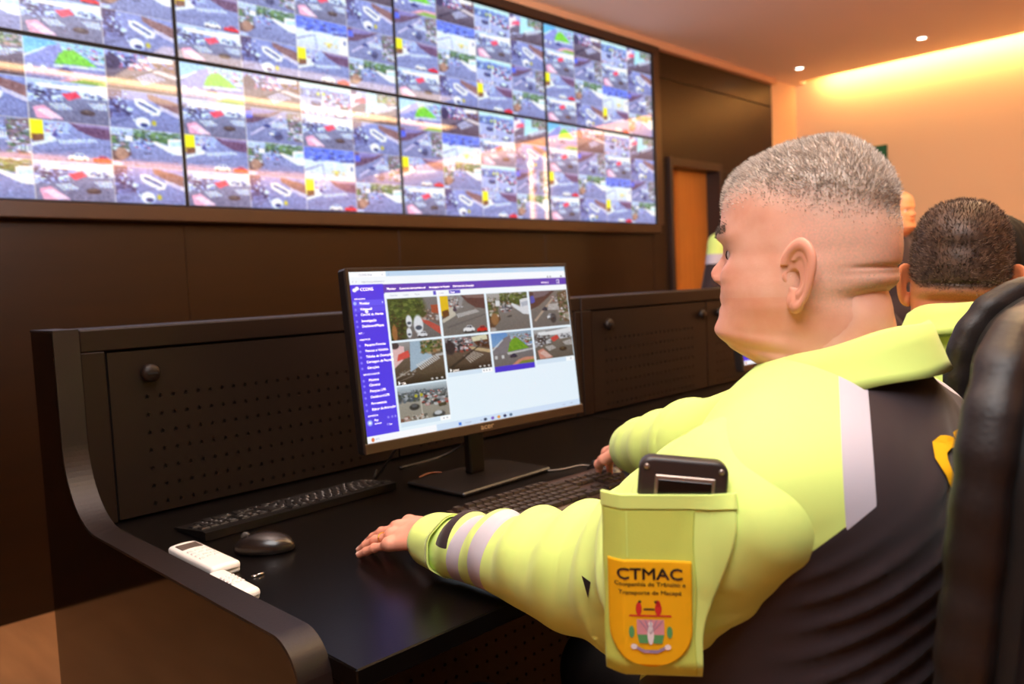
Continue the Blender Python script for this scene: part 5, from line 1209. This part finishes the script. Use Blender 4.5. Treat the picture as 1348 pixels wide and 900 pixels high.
# pocket panel above the badge and its hem
fpoc, _, _ = on_sleeve(PC, UX, UY, .0035)
fpo2, _, _ = on_sleeve(PC, UX, UY, .0025)
pocket = sheet(0, 0, -.066, .112, lambda y_: (-.043, .048+.032*float(sstep(-.03, .09, y_))), fpo2, .010, 'pocket', M_yel, slL, 44)
sheet(0, 0, -.064, .100, lambda y_: (-.0425+.0006*math.sin(y_*90), .042+.0010*math.sin(y_*70)), fpoc, .001, 'pocket_panel', M_yelp, pocket, 44)
fp3, _, _ = on_sleeve(PC, UX, UY, .0045)
sheet(0, 0, .100, .113, lambda y_: (-.044, .081), fp3, .004, 'pocket_hem', M_yel, pocket, 26)
MB().add([(-.0205+.0012*(k % 2), .054+.044*(k//2)/8, 0) for k in range(18)], [(2*k, 2*k+1, 2*k+3, 2*k+2) for k in range(8)]).build('pocket_hem', M_yel, pocket, xf=fp3)
# black triangular tab on the forearm side
ft, _, _ = on_sleeve(at(770, 780, .9), UX, UY, .002, False); MB().add([(-.005, .010, 0), (.006, .007, 0), (.002, -.014, 0)], [(0, 1, 2)]).build('strap_tab', M_blk, slL, xf=ft)
# trousers and boots
def trousers(P):
    d = ellipsoid(P, (.905, .41, .54), (.205, .17, .12))
    for s in (-1, 1):
        hp, kn, an = (.905+s*.10, .42, .545), (.905+s*.15, .86, .53), (.905+s*.14, .84, .11)
        d = smin(d, capsule(P, hp, kn, .095, .075), .05); d = smin(d, capsule(P, kn, an, .072, .055), .03)
    return smax(d, .09-P[..., 2], .004)-.003*wob(P, 18, 3)
V, Fc = surface_nets(trousers, (.62, .2, .06), (1.2, .99, .72), .010); mesh_obj('trousers', rel(V), Fc, M_trs, man)
def boots(cx, cy, yaw=0.):
    out = []
    for s in (-1, 1):
        def fn(P):
            q = P-np.array([cx(s), cy, 0], np.float32)
            d = ellipsoid(q, (0, .09, .035), (.046, .14, .045)); d = smin(d, capsule(q, (0, 0, .05), (0, 0, .14), .048, .05), .02); return smax(d, .001-P[..., 2], .003)
        V, Fc = surface_nets(fn, (cx(s)-.07, cy-.08, -.01), (cx(s)+.07, cy+.25, .2), .007); out.append((V, Fc))
    return out
for V, Fc in boots(lambda s: .905+s*.14, .84): mesh_obj('boot', rel(V), Fc, M_shoe, man)
# lettering on the back of the shirt
def on_torso(O, Ux, Uy, off):
    O = np.array(O, float); Ux = np.array(Ux, float); Uy = np.array(Uy, float); N = np.cross(Ux, Uy)
    def f(V):
        P = O+np.outer(V[:, 0], Ux)+np.outer(V[:, 1], Uy)+N*.08; d = np.zeros(len(P))
        for _ in range(40): d = d+np.maximum(torso((P-d[:, None]*N).astype(np.float32)), -.01)*.8
        return rel(P-N*(d-off)[:, None])
    return f
def densify(V, Fc, n=2):
    for _ in range(n):
        V = [tuple(v) for v in V]; NF = []
        for f in Fc:
            c_ = tuple(np.mean([V[i] for i in f], 0)); ci = len(V); V.append(c_)
            for a, b_ in zip(f, f[1:]+f[:1]): NF.append((a, b_, ci))
        Fc = NF
    return np.array(V), Fc
V_, F_ = text_geo('CTMAC', .084, 'CENTER'); mb = MB()
for q_ in ((-.002, 0), (.002, 0), (0, .002), (0, -.002)): mb.add(V_+np.array([q_[0], q_[1], 0]), F_)
Vt, Ft = densify(np.concatenate(mb.V), mb.F, 2)
mesh_obj('lettering', on_torso((.966, .2, .972), (1, 0, 0), (0, 0, 1), .0035)(np.stack([Vt[:, 0], Vt[:, 1], 0*Vt[:, 0]], 1)), Ft, M_badge, shirt)

# phone in the sleeve pocket (a thing of its own)
M_ph = mat('rugged_phone_case', (46, 38, 38), .4, .5); M_phs = mat('phone_metal', (150, 136, 128), .3, .5, .7); M_scr = mat('phone_glass', (14, 12, 14), .1, .5)
N_ = PN; u0 = UX/np.linalg.norm(UX); v0 = UY-u0*(UY@u0); v0 /= np.linalg.norm(v0)
UXn = u0*math.cos(PHR)+v0*math.sin(PHR); UYn = v0*math.cos(PHR)-u0*math.sin(PHR)
PHO = PC+u0*PHX+v0*(PHY+.022)+N_*(PH0-.0118)
def phx(V): return np.outer(V[:, 0], UXn)+np.outer(V[:, 1], UYn)+np.outer(V[:, 2], N_)
ph = thing('mobile_phone', 'black rugged phone sticking out of the sleeve pocket of the nearest man', 'phone', tuple(PHO))
def phf(P):
    q = np.abs(P)-np.array([.041, .056, .0095], np.float32); rc = .012
    d2 = np.sqrt(np.maximum(q[..., 0]+rc, 0)**2+np.maximum(q[..., 1]+rc, 0)**2)+np.minimum(np.maximum(q[..., 0]+rc, q[..., 1]+rc), 0)-rc
    return np.sqrt(np.maximum(d2+.004, 0)**2+np.maximum(q[..., 2]+.004, 0)**2)+np.minimum(np.maximum(d2+.004, q[..., 2]+.004), 0)-.004
V, Fc = surface_nets(phf, (-.045, -.060, -.013), (.045, .060, .013), .0016); mesh_obj('case', phx(V), Fc, M_ph, ph)
MB().box(-.026, .029, -.03, .040, .0090, .0108, .001).build('camera_plate', M_phs, ph, xf=phx)
MB().box(-.023, .026, -.03, .036, .0108, .0114, .0005).build('glass', M_scr, ph, xf=phx)
for s in (-1, 1): MB().lathe([(.0028, .0092), (.0028, .0102), (.0005, .0106)], (s*.034, .047, 0), 'z', 10).build('bolt', M_phs, ph, True, xf=phx)

# ---- the other people -----------------------------------------------------------------
def figure(label, pos, yaw, skin, hairmat, dark, seated=False, height=1.70, hair='short', top=None, tilt=0.):
    """a smaller full figure: body, hair, shirt, trousers, boots, eyes"""
    t = thing('person', label, 'person', pos, yaw)
    dz = -.375 if seated else 0.; k = height/1.70
    if seated: k = 1.
    hr = np.array([0, .0, 1.545+dz]); sh = 1.412+dz
    ct, st_ = math.cos(tilt), math.sin(tilt)
    H = lambda V: (np.stack([V[:, 0]*ct-V[:, 2]*st_, V[:, 1], V[:, 0]*st_+V[:, 2]*ct], 1)+hr)*k
    V0, F0, hm_, st0, lp, bl = head_geo(90, 96, 1., 'dark')
    arms = []
    for s in (-1, 1):
        S_ = np.array([s*.175, -.02, sh]); E_ = np.array([s*.235, -.03 if not seated else .10, 1.10+dz]); W_ = np.array([s*.20, .13, .92]) if not seated else np.array([s*.14, .36, .80])
        arms.append((S_, E_, W_))
    def legs(P, r):
        d = None
        for s in (-1, 1):
            hp = (s*.09, 0, .93+dz+(.06 if seated else 0)); kn = (s*.10, .0, .50) if not seated else (s*.13, .44, .50); an = (s*.10, -.01, .10) if not seated else (s*.13, .43, .10)
            q = smin(capsule(P, hp, kn, .075*r, .056*r), capsule(P, kn, an, .054*r, .040*r), .02); d = q if d is None else np.minimum(d, q)
        return d
    def bodyf(P):
        P = P/np.float32(k); d = ellipsoid(P, (0, -.005, 1.20+dz), (.145, .095, .20)); d = smin(d, ellipsoid(P, (0, 0, .99+dz), (.145, .10, .12)), .05); d = smin(d, capsule(P, (0, -.025, 1.30+dz), (0, -.02, 1.46+dz), .06, .055), .03)
        for a in arms: d = smin(d, capsule(P, a[0], a[1], .040, .034), .04); d = smin(d, capsule(P, a[1], a[2], .034, .025), .02)
        return smin(d, legs(P, .8), .04)*k
    B = surface_nets(bodyf, (-.34*k, -.2*k, .05), (.34*k, .56*k, 1.5*k), .016)
    pcs = [(H(V0), F0, dict(hairm=hm_, stub=st0, lip=lp, blush=bl)), (B[0], B[1], {})]
    for V, Fc in ear_pair(.002): pcs.append((H(V), Fc, dict(blush=.4)))
    for s, a in zip((-1, 1), arms):
        dr = a[2]-a[1]; hh = hand_geo(a[2], dr, np.cross(dr, [s, 0, 0])*s+[0, 0, .001], -s, [(.2, .4, .3)]*4, h=.0035); pcs.append((hh[0]*k, hh[1], dict(blush=.3)))
    V, Fl, at_ = join_geo(pcs); mesh_obj('body', V, Fl, skin, t, attrs=at_)
    e_ = lambda V: H(np.asarray(V)); eyes(t, e_)
    def shirtf(P):
        P = P/np.float32(k); d = ellipsoid(P, (0, -.005, 1.20+dz), (.182, .128, .22)); d = smin(d, ellipsoid(P, (0, .01, .98+dz), (.180, .135, .14)), .06); d = smin(d, capsule(P, (-.16, -.02, sh-.01), (.16, -.02, sh-.01), .066, .066), .04); d = smin(d, capsule(P, (0, -.03, sh+.045), (0, -.02, sh-.1), .072, .1), .04)
        for a in arms: d = smin(d, capsule(P, a[0], a[1], .064, .055), .03); d = smin(d, capsule(P, a[1], a[2], .054, .042), .02)
        d = smax(d, -ellipsoid(P, (0, 0, 1.50+dz), (.066, .075, .075)), .01)
        return (d-.003*wob(P, 20, 7))*k
    V, Fc = surface_nets(shirtf, (-.36*k, -.22*k, (.80+dz)*k), (.36*k, .46*k, 1.52*k), .0085)
    Z = V[:, 2]/k-dz; bk = -V[:, 1]
    if top == 'dark': A_ = {'black': np.full(len(V), 1.), 'tape': np.full(len(V), -1.)}
    elif top == 'plain': A_ = {'black': np.full(len(V), -1.), 'tape': np.full(len(V), -1.)}
    else: A_ = {'black': 1.27-Z, 'tape': np.minimum(Z-1.27, 1.335-Z)}
    shp = mesh_obj('shirt', V, Fc, M_shirt, t, attrs=A_)
    if top != 'dark': collar(0, -.022*k, (sh+.065)*k, (sh+.02)*k, 'collar', shp, M_yel, .078*k, .086*k, .036*k, lambda V: V)
    V, Fc = surface_nets(lambda P: (smax(smin(legs(P/np.float32(k), 1.12), ellipsoid(P/np.float32(k), (0, 0, .95+dz), (.165, .125, .12)), .05), .09-P[..., 2], .004))*1., (-.30*k, -.2*k, .06), (.30*k, .56*k, (1.09+dz)*k), .012); mesh_obj('trousers', V, Fc, M_trs, t)
    for V, Fc in boots(lambda s: s*(.10 if not seated else .13)*k, (-.02 if not seated else .42)): mesh_obj('boot', V, Fc, M_shoe, t)
    if hair == 'short':
        hs_ = hair_strands(7000, V0, F0, hm_, lambda P: np.full(len(P), .0075), .00045, 5, fwd=.1, up=.45); mesh_obj('hair', H(hs_[0]), hs_[1], hairmat, t, attrs={'tone': hs_[2]})
    elif hair == 'long':
        def hf(P):
            d = ellipsoid(P, (0, -.018, .045), (.094, .116, .112)); d = smin(d, ellipsoid(P, (0, -.065, -.06), (.082, .060, .13)), .05); d = smax(d, -ellipsoid(P, (0, .07, -.03), (.070, .085, .115)), .02)
            return d-.0022*np.sin(np.arctan2(P[..., 0], P[..., 1])*34)
        V, Fc = surface_nets(hf, (-.12, -.16, -.2), (.12, .13, .18), .006); mesh_obj('hair', H(V), Fc, hairmat, t, attrs={'tone': np.full(len(V), .1)})
    return t
M_skin2 = skin_mat('skin_brown', (196, 126, 86), (58, 40, 32), (96, 72, 58), (120, 84, 62))
M_skin3 = skin_mat('skin_tan', (224, 160, 112), (200, 150, 110), (216, 168, 128), (190, 140, 104))
HM2 = hair_mat('hair_brown_grey', (44, 30, 25), (84, 62, 50), (160, 136, 120)); HM3 = hair_mat('hair_black', (22, 16, 14), (30, 22, 18), (60, 46, 40))
figure('man with cropped brown-grey hair and yellow collar, seated with his back turned', (1.610, .455, 0), -1.27, M_skin2, HM2, True, seated=True, top='plain', tilt=-.06)
figure('standing person in a yellow and black uniform by the door, seen past the man\'s nose', (5.06, 2.78, 0), 2.6, M_skin2, HM2, True, height=1.72)
figure('bald tan person in dark clothes standing between the two seated men\'s heads', (4.72, 1.66, 0), 2.9, M_skin3, HM3, True, height=1.64, hair='none', top='dark')
figure('dark-haired person almost hidden behind the second seated man\'s head', (2.22, .59, 0), 0., M_skin2, HM3, True, seated=True, hair='long', top='dark')
